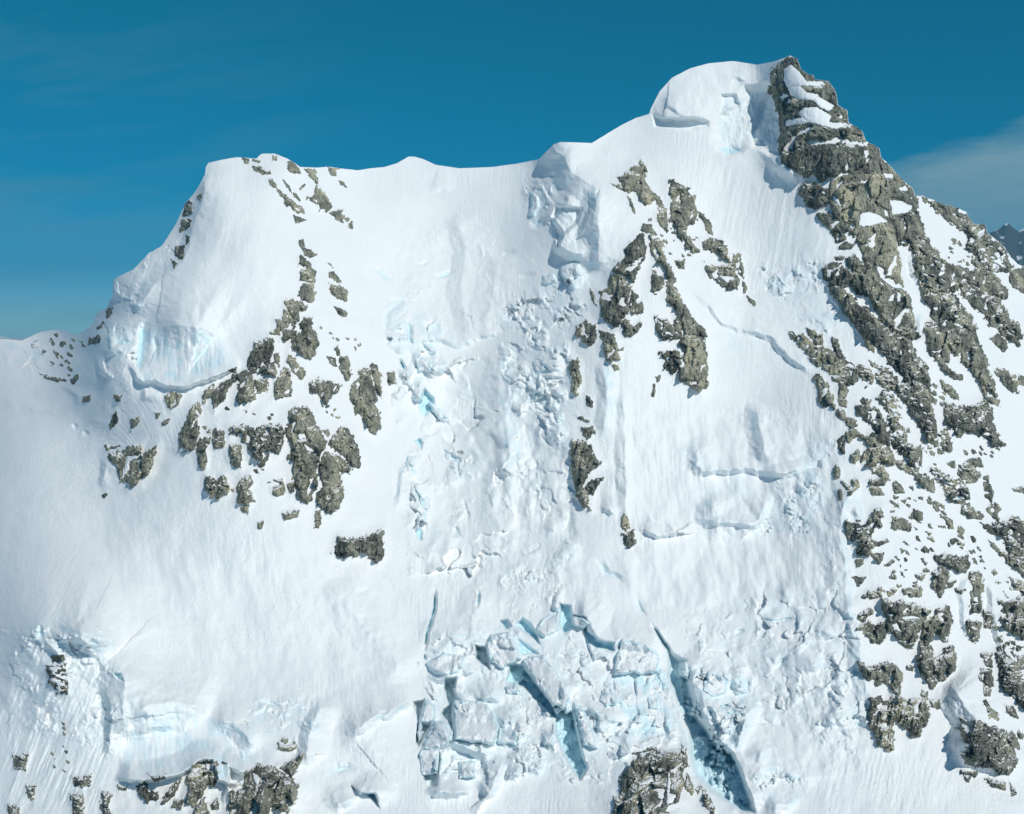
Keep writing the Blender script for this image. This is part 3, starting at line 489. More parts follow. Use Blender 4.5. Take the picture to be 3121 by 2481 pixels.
n|O|block|6|28|-20|.35|780,60 1200,60 1180,600 1060,380 900,500 780,340
n|O|flute|2.5|22|-52|0|0,900 600,800 850,1150 820,1500 300,1714 0,1714
n|J|flute|4|12|-22|.15|60,420 320,240 740,480 820,800 960,1000 860,1400 780,1714 0,1714
n|J|flute|2.5|16|0|.5|960,960 1340,860 1620,950 1900,1110 1960,1300 1700,1480 1380,1400 880,1440
n|J|block|5|16|0|.4|100,340 300,230 780,440 700,560 480,520 300,420 180,500
n|K|block|5|18|0|.45|200,820 660,820 690,1000 850,1100 640,1110 420,1110 150,1150 100,1050
n|K|block|4|20|0|.25|720,1250 850,1330 860,1640 740,1640
n|L|block|8|34|0|.25|0,560 700,480 1100,560 1400,700 1850,740 2000,1200 2100,1500 1700,1713 0,1713
n|L|block|2.4|9|0|.1|250,780 600,930 950,1130 1000,1400 1200,1713 600,1713 640,1300 560,1100 300,1080
n|L|block|2|12|20|0|340,0 1100,0 1100,330 700,480 350,560
n|L|flute|4|12|4|.7|1430,900 1870,760 1960,1250 1960,1450 1500,1450 1300,1050
n|M|block|9|20|0|.45|600,460 800,560 1250,640 1350,850 1150,1200 1250,1700 1100,1700 760,1250
n|M|dune|8|50|20|.05|900,500 1500,500 2100,400 2150,1400 1300,1650 1100,1200
n|M|block|7.5|18|0|.3|1700,560 1900,420 2150,1000 2050,1130 1900,1000 1780,700
n|M|block|7.5|18|0|.3|1180,1480 1340,1330 1600,1430 1620,1520 1300,1520
n|I|flute|3|14|3|.02|300,150 800,150 1230,560 1230,1200 1100,1600 600,1680 380,1400
n|I|flute|2|10|0|.1|930,900 1150,900 1600,1150 1650,1550 900,1550
n|I|block|5|22|0|.35|1700,1300 2156,1150 2156,1714 1640,1714
n|I|flute|2|8|10|.2|1240,0 1640,20 1800,180 1400,200 1230,300
n|C|block|4|20|0|.4|520,880 700,860 560,1250 640,1400 500,1500 200,1450 300,1000
n|B|block|5|26|0|.35|0,1050 500,1050 760,1600 820,1714 600,1714 150,1450 0,1300
n|B|flute|3|16|-60|.1|0,750 500,700 620,1000 100,1040
n|D|flute|2|9|4|0|500,0 720,0 800,900 900,1500 760,1600 700,900
n|P|flute|3|16|-14|0|150,900 700,1000 1400,850 1500,1714 0,1714
n|P|flute|3|12|-22|0|1330,500 1500,700 1500,1300 1350,1300
n|S|dune|7|90|10|0|250,1550 1150,1700 1280,1800 1290,2000 1250,2080 800,2150 400,1900
n|S|dune|8|110|-20|0|600,540 1100,700 1600,700 1500,900 1200,1000 500,900
n|S|dune|5|50|0|0|1150,1400 1700,1400 1900,1900 1300,1900
n|M|block|15|22|0|.3|640,520 760,560 830,900 1100,1250 1250,1700 950,1550 780,1250 700,950
n|S|block|7.8|52.7|0|.08|1180,1150 1700,1000 1760,1400 1760,1750 1500,1800 1250,1760 1230,1400
n|S|block|6.5|46.5|0|.1|2080,1880 2560,1700 2640,2050 2600,2300 2350,2250 2150,2100
n|S|block|2|40|0|.04|1180,760 1420,640 1640,800 1740,980 1640,1020 1250,1050
n|O|block|9|46|-20|0|0,240 330,170 700,200 700,420 560,600 300,560 0,420
n|S|block|4|26|0|.2|0,1900 330,1900 420,2150 360,2300 0,2200
s|O|14|40|60|1|1|0,240 100,260 200,300 330,370 430,430
s|O|12|40|50|1|1|330,170 360,300 420,420
r|L|20|6|.8|560,480 620,470 650,520 600,560
r|M|16|6|.6|1000,880 1050,870 1080,900 1030,920
s|M|22|60|14|1|1|820,900 900,880 960,940 1000,1060
s|M|18|50|12|1|1|1000,1180 1040,1040 1100,980 1180,960
s|L|20|50|12|1|1|560,1330 600,1250 700,1230
s|L|18|50|12|1|1|900,1250 960,1160 1000,1250 990,1400
s|L|16|50|12|1|1|1330,1290 1420,1220 1500,1290
s|L|16|40|10|1|1|1180,1160 1260,1150 1330,1230 1330,1400
s|L|20|60|14|1|1|380,1120 420,1080 500,1060 600,1100
r|A|16|9|.15|800,500 925,505 950,590 860,600 790,650
r|A|30|26|.12|780,660 940,560 1000,450 1170,420 1210,470 1090,900 1000,930 860,985 730,890
r|A|16|12|.1|240,680 400,700 520,690 620,690 700,730 690,770 560,800 400,780 260,770
n|A|flute|5|8|8|.3|800,560 1180,440 1090,900 860,970 740,880
n|A|dune|5|34|20|0|300,560 700,300 1000,300 900,480 700,700 400,680
s|A|9|50|10|1.2|1|860,440 890,370 950,360 1000,400 970,470
r|H|26|9|.1|520,620 590,610 740,640 700,760 590,850 540,940 500,800 470,740
n|S|dune|12|70|10|0|1900,1250 2550,1250 2600,1750 2450,1900 1900,1850 1850,1500
n|S|flute|5|30|-12|0|2080,420 2500,650 2600,900 2250,900 2000,600
s|S|16|120|40|1.2|1|1380,640 1420,760 1400,900 1440,1040
s|S|14|90|60|1.2|1|1530,760 1500,900 1480,1000
s|S|16|80|160|1|1.2|1560,1100 1540,1300 1560,1500 1500,1700
s|S|14|140|70|1.2|1|1000,1760 1100,1900 1200,2000 1230,2080
s|H|12|40|16|1|1|560,470 640,520 600,640 560,720
s|H|16|70|20|1|1|820,470 850,560 840,680 780,800
s|O|20|60|20|1|1|800,300 900,330 1000,280 1060,300
s|O|12|60|14|1|1|470,560 560,640 640,700 620,820
n|E|block|8|26|-30|.25|1290,900 1480,760 1480,1000 1320,1100 1180,1480 900,1500 940,1180
n|E|flute|5|12|-30|.1|940,1180 1330,960 1250,1160 1150,1300 1180,1500 900,1500
"""
BLOCKS=r"""# tile|H|gx|gy|label|pts
L|24|.1|-.02|angular ice block with a cracked face at the upper left of the icefall|450,680 490,590 640,560 700,690 730,780 620,830 590,860 490,800
L|30|.12|.05|long smooth snow topped ice slab leaning across the middle of the icefall|735,790 780,755 900,750 960,820 1040,930 1100,1080 1050,1170 960,1130 840,960
L|22|.1|0|tall pale ice wedge on the right bank of the widest blue crevasse|1120,1100 1200,1150 1290,1330 1310,1470 1200,1440 1160,1270
L|26|.05|.12|broad square serac left of the long leaning slab|210,1100 430,1095 510,1180 560,1300 520,1440 400,1420 215,1400
L|16|0|.1|rounded snow cushion at the head of the blue chimney crevasse|1115,455 1190,450 1250,505 1200,545 1125,520
L|20|.02|.08|wide hooded serac with black cracks under its brow|1430,900 1450,760 1500,625 1680,665 1790,740 1770,880 1640,900 1590,880 1520,900
L|12|.02|.12|flat snow table tilted over the dark icefall cave|830,560 870,480 1020,395 1020,560 900,620
L|18|.1|.02|smooth snow fin at the left foot of the icefall|-60,1500 60,1240 150,1260 190,1400 100,1480 80,1660 -40,1660
L|14|.06|.04|small ice cube between the icefall rubble and the long slab|600,990 680,970 720,1010 700,1050 620,1040
L|12|.05|0|ice tooth at the top of the widest blue crevasse|1060,1110 1110,1085 1115,1180 1070,1190
K|20|.1|0|curved snow blade standing between two blue slots|1495,820 1570,880 1590,960 1560,1010 1480,1020 1450,1160 1440,1090 1470,950
K|20|.08|.05|fluted ice apron under the curved snow blade|1560,1030 1640,1000 1700,1110 1620,1220 1470,1230
K|16|.05|.05|crumbled ice boulder beside the square rubble above the curved blade|1500,560 1640,470 1800,500 1790,600 1700,650 1570,640
M|14|.1|.04|pointed serac leaning over the right side of the big blue gully|900,620 1010,650 1060,700 1030,800 940,820 860,760
M|14|.12|0|ice fin on the right rim of the big blue gully|700,560 735,540 760,640 740,680 700,650
N|14|.06|.05|ice block bridging the uppermost blue pocket of the icefall|560,600 610,640 740,740 640,750 590,690
N|12|.05|.1|small serac above the blue pocket at the top of the icefall|410,560 480,520 500,590 440,610
H|22|.08|.06|blocky serac under the shoulder cornice|560,1110 640,1070 720,1090 730,1180 640,1240 570,1200
H|14|.06|.04|smaller serac left of the blocky one under the shoulder|410,1190 500,1160 540,1230 460,1270 400,1250
H|18|.1|.02|broken snow tusk in the bright notch of the shoulder cornice|310,500 380,520 390,620 340,700 290,680 320,600
E|16|.06|.06|mushroom shaped snow cornice on the left skyline ridge|905,1200 960,1160 980,1200 980,1280 930,1290
N|13|.08|.04|cracked ice block left of the two small blue cracks high in the central icefall|440,245 520,225 600,290 570,360 470,365
N|11|.05|.1|tilted ice flake at the very top of the central icefall|500,110 580,125 630,210 565,225
N|12|.06|.05|rounded ice knob on the right branch of the upper icefall|1410,265 1500,265 1535,350 1430,385
N|9|.05|.05|small round ice knob below the grey triangular hollow|1580,680 1660,690 1675,765 1600,785
N|10|.07|.05|ice cube beside the second blue pocket from the top|375,1045 455,1060 435,1145 365,1130
N|10|.06|.04|ice block wedged in the long blue slot of the middle icefall|490,1390 555,1385 555,1490 505,1475
N|10|.06|.06|ice block just below the long blue slot of the middle icefall|445,1530 545,1510 535,1600 465,1610
N|8|.06|.04|small jagged ice tooth on the open snow right of the middle icefall|690,1025 745,1035 735,1095 690,1085
M|13|.06|.06|scalloped ice ridge on the slope right of the big blue gully|990,880 1100,900 1190,900 1190,960 1100,945 1010,940
M|10|.06|.04|blue veined ice lump under the wide hooded serac|440,820 535,830 515,910 450,905
M|11|.08|.04|slanted ice slab above the scalloped ice ridge|1080,715 1160,705 1210,785 1110,805
L|15|.08|.05|lumpy ice boulder low in the icefall left of the widest crevasse|550,1300 700,1335 690,1440 540,1425
L|13|.05|.08|narrow ice pillar at the left lip of the widest crevasse|890,1320 975,1340 985,1460 900,1440
L|16|.1|.05|sloping snow block at the lower left foot of the icefall|240,1560 385,1555 375,1690 250,1695
L|14|.06|.06|pale ice boulder between the wide hooded serac and the widest crevasse|1340,1010 1440,1040 1470,1120 1380,1150 1320,1090
"""
FRAGS=r"""# tile|count|smin|smax|label|group|region
C|26|5|13|small loose rock fragment on the speckled snow slope under the big tan fan|rock fragments on the slope under the tan fan|1100,1380 1250,1250 1500,1450 1620,1620 1300,1714 1000,1450
D|26|5|12|small rock fragment on the open snow above the big striped rock face|rock fragments above the striped face|1050,200 1300,60 1450,150 1400,330 1280,600 1000,560 1040,400
D|22|5|12|small rock fragment on the lit snow ramp at the far right|rock fragments on the far right ramp|1400,60 1800,80 2150,560 2100,600 1780,350
B|14|4|9|small rock fragment along the left edge of the broad right hand snow ramp|rock fragments beside the broad snow ramp|1620,800 1700,950 1760,1100 1560,1080 1450,1000
O|26|4|11|small rock fragment on the far left snow hill above the valley floor|rock fragments on the far left hill|280,280 480,180 700,260 560,540 400,500
G|8|4|8|small rock fragment between the massif and the knobbly upright rock|rock fragments right of the massif|1270,0 1380,60 1640,60 1600,280 1350,200
G|6|4|7|small rock fragment between the upper rock cluster and the tallest column|rock fragments above the tallest column|1250,700 1450,680 1500,820 1340,800
J|10|4|8|small rock fragment in the fluted snow below the speckled patch at lower left|rock fragments on the lower left cliff|380,1000 540,1000 520,1400 380,1400
C|12|4|9|small rock fragment on the smooth snow right of the wide dark rock band|rock fragments in the right snowfield|1600,980 2000,960 2000,1060 1600,1060
C|24|6|14|small loose rock fragment between the rubbly spine and the wide dark rock band|rock fragments between the right hand spines|1180,470 1480,430 1560,700 1500,1100 1300,1150 1050,700
D|22|6|14|small dark rock fragment in the shaded snow near the right edge|dark rock fragments near the right edge|1900,420 2140,560 2140,1400 1950,1250 1900,900
G|16|4|9|small rock fragment among the dark rock cluster of the left buttress|rock fragments among the left rock cluster|320,700 1000,700 1000,1300 800,1600 350,1300
H|14|4|9|small rock fragment on the snow between the legs of the central rock ridge|rock fragments within the central ridge|1300,600 1700,800 1700,1100 1450,1000 1250,760
"""
HAZE=2.4e-5
CLOUD=(2.3,4.4,5.2,1); VEIL=(3.7,5.8,6.3,1); SKYS=.1; SUNE=4.1; EXPO=-.38
import bpy, math, time
import numpy as np
T0=time.time()
PI=math.pi
F=3346.0; PITCH=math.radians(4.1); CZ=1700.0
CP,SP=math.cos(PITCH),math.sin(PITCH)
TILES={'A':(1900,100,.37106),'B':(2321,400,.37106),'C':(2321,1000,.37106),'D':(2321,1600,.37106),
 'E':(0,420,.37106),'F':(600,420,.37106),'G':(500,980,.37106),'H':(1500,400,.37106),'I':(1700,1000,.37106),
 'J':(0,1800,.3975),'K':(700,1800,.3975),'L':(1300,1700,.3975),'M':(1800,1800,.3975),'N':(1100,1000,.37106),
 'O':(0,950,.37106),'P':(2421,1900,.339),'S':(0,0,1.0)}
def tp(tile,s):
    ox,oy,k=TILES[tile]
    return np.array([[ox+k*float(a) if i==0 else oy+k*float(a) for i,a in enumerate(q.split(','))] for q in s.split()],dtype=np.float64)
def lines(t): return [l.split('|') for l in t.strip().splitlines() if l and l[0]!='#']
def world(sx,sy,D):
    rx=(sx-1560.5)/F; up=(1240.5-sy)/F
    return np.stack([D*rx, D*(CP+up*SP), CZ+D*(-SP+up*CP)],-1)
# ---------------------------------------------------------------- noise
rs=np.random.RandomState(7)
PERM=np.concatenate([rs.permutation(256)]*3).astype(np.int32)
GA=rs.rand(256)*2*PI; GX=np.cos(GA).astype(np.float32); GY=np.sin(GA).astype(np.float32)
def perlin(x,y,seed=0):
    x=np.asarray(x,np.float32)+seed*17.37; y=np.asarray(y,np.float32)+seed*9.71
    xf=np.floor(x); yf=np.floor(y); xi=xf.astype(np.int32)&255; yi=yf.astype(np.int32)&255
    x=x-xf; y=y-yf; u=x*x*x*(x*(x*6-15)+10); v=y*y*y*(y*(y*6-15)+10)
    def g(i,j):
        h=PERM[PERM[(xi+i)&255]+((yi+j)&255)]
        return GX[h]*(x-i)+GY[h]*(y-j)
    a=g(0,0); b=g(1,0); c=g(0,1); d=g(1,1)
    a=a+u*(b-a); c=c+u*(d-c)
    return (a+v*(c-a))*1.5
def fbm(x,y,o=4,seed=0,gain=.5,ridge=False):
    s=0; a=1; n=0
    for k in range(o):
        p=perlin(x*2**k,y*2**k,seed+k*3)
        if ridge: p=1-2*np.abs(p)
        s=s+a*p; n+=a; a*=gain
    return s/n
def cells(x,y,seed=0):
    """worley: F1, F2-F1, a random value and random tilts per cell"""
    xi=np.floor(x).astype(np.int32); yi=np.floor(y).astype(np.int32)
    f1=np.full(x.shape,9.,np.float32); f2=f1.copy(); r1=np.zeros(x.shape,np.float32); ox=r1.copy(); oy=r1.copy(); hh=np.zeros(x.shape,np.int32)
    for i in (-1,0,1):
        for j in (-1,0,1):
            h=PERM[PERM[(xi+i+seed)&255]+((yi+j)&255)]
            px=xi+i+(h/255.)*.9; py=yi+j+(PERM[h+1]/255.)*.9
            dx=x-px; dy=y-py; d=np.sqrt(dx*dx+dy*dy)
            m=d<f1
            f2=np.where(m,f1,np.minimum(f2,d)); f1=np.where(m,d,f1)
            ox=np.where(m,dx,ox); oy=np.where(m,dy,oy); hh=np.where(m,h,hh)
    r=PERM[hh+2]/255.; tx=PERM[hh+3]/127.5-1; ty=PERM[hh+5]/127.5-1
    return f1,f2-f1,r,ox*tx+oy*ty
def sm(a,b,x):
    t=np.clip((x-a)/(b-a),0,1); return t*t*(3-2*t)
def segd(X,Y,P,closed):
    """distance to a polyline, side sign, parameter along it"""
    n=len(P); best=np.full(X.shape,1e9,np.float32); sg=np.zeros(X.shape,np.float32); ts=np.zeros(X.shape,np.float32)
    L=0; m=n if closed else n-1
    for i in range(m):
        a=P[i]; b=P[(i+1)%n]; d=b-a; l2=max((d*d).sum(),1e-9); l=math.sqrt(l2)
        px=X-a[0]; py=Y-a[1]; t=np.clip((px*d[0]+py*d[1])/l2,0,1)
        dd=(px-t*d[0])**2+(py-t*d[1])**2; k=dd<best
        best=np.where(k,dd,best); sg=np.where(k,d[0]*py-d[1]*px,sg); ts=np.where(k,L+t*l,ts); L+=l
    return np.sqrt(best),sg,ts,L
def pdist(X,Y,P):
    """signed distance inside a polygon"""
    d,_,_,_=segd(X,Y,P,True); ins=np.zeros(X.shape,bool); n=len(P)
    for i in range(n):
        x1,y1=P[i]; x2,y2=P[(i+1)%n]
        if y1==y2: continue
        ins^=((Y<y1)!=(Y<y2))&(X<(x2-x1)*(Y-y1)/(y2-y1)+x1)
    return np.where(ins,d,-d)
# ---------------------------------------------------------------- base depth of the face
CTRL='''0,2650,1400 500,2650,1330 1000,2650,1350 1560,2650,1370 2100,2650,1330 2600,2650,1370 3221,2650,1450
-100,2481,1500 500,2481,1420 1000,2481,1440 1500,2481,1450 2000,2481,1420 2500,2481,1460 3121,2481,1540
-100,2300,1600 130,2300,1540 500,2250,1530 900,2250,1530 1400,2250,1560 1800,2250,1560 2150,2250,1590 2500,2250,1580 3121,2250,1660
0,2000,1720 130,1920,1640 500,2000,1650 800,2000,1660 1300,2000,1700 1800,2000,1700 2300,2000,1720 2600,2000,1690 2850,2000,1740 3200,2000,1830
0,1600,2000 300,1600,1890 700,1600,1800 1000,1600,1840 1300,1600,1930 1600,1600,1930 1900,1600,1900 2300,1600,1930 2600,1600,1870 2900,1600,1940 3200,1600,2080
0,1300,2380 250,1300,2170 350,1250,2080 500,1250,1980 800,1250,1940 1100,1250,2070 1400,1250,2190 1700,1250,2080 2000,1250,2080 2300,1250,2120 2600,1250,2050 2800,1250,2120 3200,1250,2320
0,1100,3000 130,1150,2650 230,1120,2420 100,1030,3400 -100,1040,3500 200,1010,3150 300,1030,2280 420,1030,2170 700,1030,2080 1000,1030,2130 1300,1030,2290 1600,1030,2240 1900,1030,2130 2200,1030,2230 2500,1030,2210 2800,1030,2260 3200,1030,2480
350,850,2420 430,830,2330 600,800,2220 900,800,2220 1200,800,2460 1500,800,2490 1800,800,2320 2000,800,2270 2300,800,2370 2550,800,2310 2800,800,2400 3050,800,2580 3221,900,2700
530,700,2420 620,600,2370 850,600,2360 1200,600,2630 1500,600,2630 1680,620,2480 1750,600,2430 1950,600,2420 2200,600,2520 2400,600,2460 2600,600,2410 2750,600,2500 2900,650,2640
640,500,2450 750,500,2450 900,500,2470 1080,520,2680 1250,490,2740 1500,520,2720 1640,490,2680 1700,440,2540 1780,450,2580 1850,410,2680 1950,400,2680
2050,300,2700 2200,300,2690 2350,330,2660 2450,300,2560 2560,330,2570 2480,450,2500 2650,450,2500 2200,190,2760 2100,220,2740 2300,200,2740 2400,180,2640 2520,260,2590'''
C=np.array([[float(v) for v in q.split(',')] for q in CTRL.split()])
def tps(C,X,Y):
    s=1000.; P=C[:,:2]/s; n=len(P)
    r2=((P[:,None]-P[None])**2).sum(-1); K=np.where(r2>0,.5*r2*np.log(r2+1e-12),0)+np.eye(n)*2e-3
    A=np.zeros((n+3,n+3)); A[:n,:n]=K; A[:n,n]=1; A[:n,n+1:]=P; A[n,:n]=1; A[n+1:,:n]=P.T
    w=np.linalg.solve(A,np.concatenate([C[:,2],[0,0,0]]))
    x=X.ravel()/s; y=Y.ravel()/s; o=w[n]+w[n+1]*x+w[n+2]*y
    for i in range(n):
        q=(x-P[i,0])**2+(y-P[i,1])**2; o=o+w[i]*.5*q*np.log(q+1e-12)
    return o.reshape(X.shape)
ST=2.5
RX=np.arange(-100,3222,ST); RY=np.arange(100,2651,ST)
def bsp(src,dst):
    """cubic b-spline weights from a coarse axis to a fine one"""
    h=src[1]-src[0]; u=(dst-src[0])/h; W=np.zeros((len(dst),len(src)),np.float32)
    i=np.floor(u).astype(int); t=u-i
    for k,wk in ((-1,(1-t)**3/6),(0,(3*t**3-6*t**2+4)/6),(1,(-3*t**3+3*t**2+3*t+1)/6),(2,t**3/6)):
        np.add.at(W,(np.arange(len(dst)),np.clip(i+k,0,len(src)-1)),wk)
    return W
cx=np.arange(-160,3300,20.); cy=np.arange(40,2720,20.)
CX,CY=np.meshgrid(cx,cy)
base=(bsp(cy,RY)@tps(C,CX,CY).astype(np.float32)@bsp(cx,RX).T).astype(np.float32)
X,Y=np.meshgrid(RX.astype(np.float32),RY.astype(np.float32))
WX=(fbm(X/70,Y/70,2,1)*9+fbm(X/17,Y/17,3,2)*4.5).astype(np.float32)
WY=(fbm(X/70,Y/70,2,5)*9+fbm(X/17,Y/17,3,6)*4.5).astype(np.float32)
H=np.zeros_like(base); ICE=np.zeros_like(base); REC=np.zeros_like(base)
def box(P,pad):
    x0=max(int((P[:,0].min()-pad-RX[0])/ST),0); x1=min(int((P[:,0].max()+pad-RX[0])/ST)+2,len(RX))
    y0=max(int((P[:,1].min()-pad-RY[0])/ST),0); y1=min(int((P[:,1].max()+pad-RY[0])/ST)+2,len(RY))
    return slice(y0,y1),slice(x0,x1)
FE=lines(FEATS); RK=lines(ROCKS); BL=lines(BLOCKS)
print('base',time.time()-T0)
for f in FE:
    if f[0]=='n':
        _,tile,kind,amp,wl,ang,ice,pts=f; amp,wl,ang,ice=float(amp),float(wl),math.radians(float(ang)),float(ice)
        P=tp(tile,pts); b=box(P,60); x=X[b]; y=Y[b]
        d=pdist(x+2*WX[b],y+2*WY[b],P); m=sm(-12,34,d)
        ca,sa=math.cos(ang),math.sin(ang); u=(x*ca-y*sa); v=(x*sa+y*ca)
        if kind=='flute':
            q=fbm((u+.5*WX[b])/wl,v/(wl*11),3,11,.55,True)*.6+fbm(u/(wl*2.6),v/(wl*13),2,15)*.9
            q=q*(.55+.6*sm(-.3,.5,fbm(x/90,y/90,2,19)))
        elif kind=='block':
            uu=(u+1.2*WX[b])/wl; vv=(v+1.2*WY[b])/(wl*.9)
            wu=fbm(x/wl/2,y/wl/2,3,24)*1.1; wv=fbm(x/wl/2,y/wl/2,3,25)*1.1
            f1,g,r,t=cells(uu*.42+wu,vv*.36+wv,3); f1b,gb,rb,tb=cells(uu*1.15+wu*1.5+5,vv*.95+wv*1.5,40)
            q=(np.maximum(r,.35)-.5)*2.4+t*1.7
            q=q+sm(-.15,.35,fbm(x/(wl*2.2),y/(wl*2.2),2,27))*.55*((rb-.5)*1.3+tb*1.5)
            q=q+.75*fbm(x/wl/1.6+wu,y/wl/1.1,5,23,.55,True)
            q=q*(.15+1.05*sm(-.3,.3,fbm(x/85,y/85,2,29)))
        else:
            q=fbm(u/wl,v/(wl*1.9),3,31,.45)
        H[b]+=amp*m*q*.8
        if ice>0: ICE[b]=np.maximum(ICE[b],ice*m*sm(-.25,.45,fbm(x/38+9,y/48,3,37)+.25*q))
for f in FE:
    if f[0]=='s':
        _,tile,h,wa,wb,pa,pb,pts=f; h,wa,wb,pa,pb=map(float,(h,wa,wb,pa,pb))
        P=tp(tile,pts); b=box(P,max(wa,wb)+20); k=.35 if h<0 and wa<15 else .9
        x=X[b]+k*WX[b]; y=Y[b]+k*WY[b]
        d,sg,ts,L=segd(x,y,P,False); w=np.where(sg>0,wb,wa)
        taper=sm(0,1,np.minimum(ts,L-ts)/max(min(L*.45,max(50,.5*max(wa,wb))),1))
        pr=np.where(sg>0,np.clip(1-d/w,0,1)**pb,np.clip(1-d/w,0,1)**pa)
        far=np.minimum(ts,L-ts)<=0
        dd=np.where(far,0,1)
        q=h*pr*taper*(1+min(.35,3.5/abs(h))*fbm(X[b]/40,Y[b]/40,2,41))
        H[b]+=q
        if h<-7 and wa<35 and tile not in 'DBP': ICE[b]=np.maximum(ICE[b],sm(.25,.7,pr*taper)*min(.9,-h/20))
        elif h>11 and wb<70 and tile!='S': ICE[b]=np.maximum(ICE[b],.45*(sg>0)*sm(.0,.5,pr*taper)*sm(.75,.98,1-.0*d)*sm(-.1,.4,fbm(X[b]/30,Y[b]/30,2,43)+.1))
SMOOTH=base-H.copy()
for f in FE:
    if f[0]=='r':
        _,tile,h,e,ice,pts=f; h,e,ice=float(h),float(e),float(ice); P=tp(tile,pts); b=box(P,40)
        d=pdist(X[b]+.5*WX[b],Y[b]+.5*WY[b],P); m=sm(-e*.5,e,d)
        H[b]-=h*m*(1+.2*fbm(X[b]/25,Y[b]/25,3,47)); ICE[b]=np.maximum(ICE[b],ice*m)
# snow banks against the rocks: the snow rises around each outcrop
rocks=[]
for f in RK:
    tile,name,snow,tone,label,pts,holes=f
    P=tp(tile,pts); A=.5*abs((P[:,0]*np.roll(P[:,1],1)-P[:,1]*np.roll(P[:,0],1)).sum())
    HL=[tp(tile,h) for h in holes.split(';') if h]
    rocks.append((name,float(snow),float(tone),label,P,HL,math.sqrt(A)))
    b=box(P,60); size=math.sqrt(A); d=pdist(X[b],Y[b],P)
    hb=min(16,size*.13); H[b]+=hb*sm(-size*.25-6,size*.25+4,d)
lf_=fbm(X/300,Y/300,2,49)
H+=7*fbm(X/260,Y/230,3,51)+2.1*fbm(X/60,Y/85,4,53)*(.6+.8*sm(-.2,.4,lf_))
rn=(X-np.where(X<700,(700-X)*0,0)+np.where(X<800,.55*Y*sm(800,200,X),np.where(X>2500,-.12*Y,0)))+.6*WX
H+=1.15*fbm(rn/9,Y/120,3,55,.6,True)*sm(.1,-.35,lf_)+.5*fbm(X/11,Y/16,4,57,.6)
H+=1.3*sm(.28,.5,fbm(X/7,Y/7,2,59))*sm(.0,.3,fbm(X/120,Y/160,2,60))
# dry powder ripples
DS=(base-H).astype(np.float32)
print('snow',time.time()-T0)
def samp(A,sx,sy):
    u=np.clip((sx-RX[0])/ST,0,len(RX)-1.001); v=np.clip((sy-RY[0])/ST,0,len(RY)-1.001)
    i=u.astype(np.int32); j=v.astype(np.int32); a=u-i; c=v-j
    return ((A[j,i]*(1-a)+A[j,i+1]*a)*(1-c)+(A[j+1,i]*(1-a)+A[j+1,i+1]*a)*c)
SKY='''-100,1036 0,1032 67,1037 122,1013 150,1006 178,1005 200,1010 230,1022 262,1006 285,985 297,950 323,943 333,920 345,902 334,874 334,862 349,850 380,834 408,820 453,772 493,750 538,680 564,620 594,587 627,528 627,509 636,496 680,486 724,479 760,482 782,483 790,474 800,468 837,468 875,483 900,498 915,509 967,511 1000,508 1034,513 1090,519 1130,513 1171,509 1209,498 1246,477 1265,478 1290,485 1327,502 1400,513 1500,509 1575,499 1643,485 1665,462 1689,439 1708,433 1760,434 1804,436 1856,404 1900,378 1937,360 1979,347 1984,330 2011,278 2048,237 2104,208 2160,193 2234,186 2308,197 2360,187 2386,178 2408,170 2429,178 2445,217 2479,230 2483,241 2527,250 2548,282 2555,323 2583,337 2586,375 2627,397 2640,430 2681,451 2684,478 2714,506 2751,548 2781,573 2790,597 2807,597 2840,608 2878,623 2915,632 2944,647 2967,682 3004,685 3009,712 3041,734 3063,756 3085,790 3121,816 3160,850 3221,900'''
SK=np.array([[float(v) for v in q.split(',')] for q in SKY.split()])
def sky(x):
    s=np.interp(x,SK[:,0],SK[:,1])
    j=np.where(x>2400,5.,np.where(x<620,2.5,.5)); r=fbm(np.asarray(x)/16.,np.zeros_like(x)+.5,3,61)
    s=s+j*r
    return s+np.where(x>3221,(x-3221)*.75,0)
def mesh(name,co,quads,mat,attrs={},smooth=True,tris=None):
    me=bpy.data.meshes.new(name); n=len(quads)
    me.vertices.add(len(co)); me.vertices.foreach_set('co',np.ascontiguousarray(co,np.float32).ravel())
    me.loops.add(n*4); me.loops.foreach_set('vertex_index',np.ascontiguousarray(quads,np.int32).ravel())
    me.polygons.add(n); me.polygons.foreach_set('loop_start',np.arange(n,dtype=np.int32)*4)
    me.polygons.foreach_set('loop_total',np.full(n,4,np.int32))
    me.update(calc_edges=True)
    if smooth: me.shade_smooth()
    else: me.shade_flat()
    for k,v in attrs.items():
        a=me.attributes.new(k,'FLOAT','POINT'); a.data.foreach_set('value',np.ascontiguousarray(v,np.float32).ravel())
    me.materials.append(mat); me.validate()
    return me
def link(name,me,kind=None,label=None,cat=None,group=None,parent=None):
    o=bpy.data.objects.new(name,me); bpy.context.scene.collection.objects.link(o)
    if kind: o['kind']=kind
    if label: o['label']=label
    if cat: o['category']=cat
    if group: o['group']=group
    if parent: o.parent=parent
    return o
def gridquads(r,c):
    i=np.arange(r*c).reshape(r,c)
    return np.stack([i[:-1,:-1],i[1:,:-1],i[1:,1:],i[:-1,1:]],-1).reshape(-1,4)
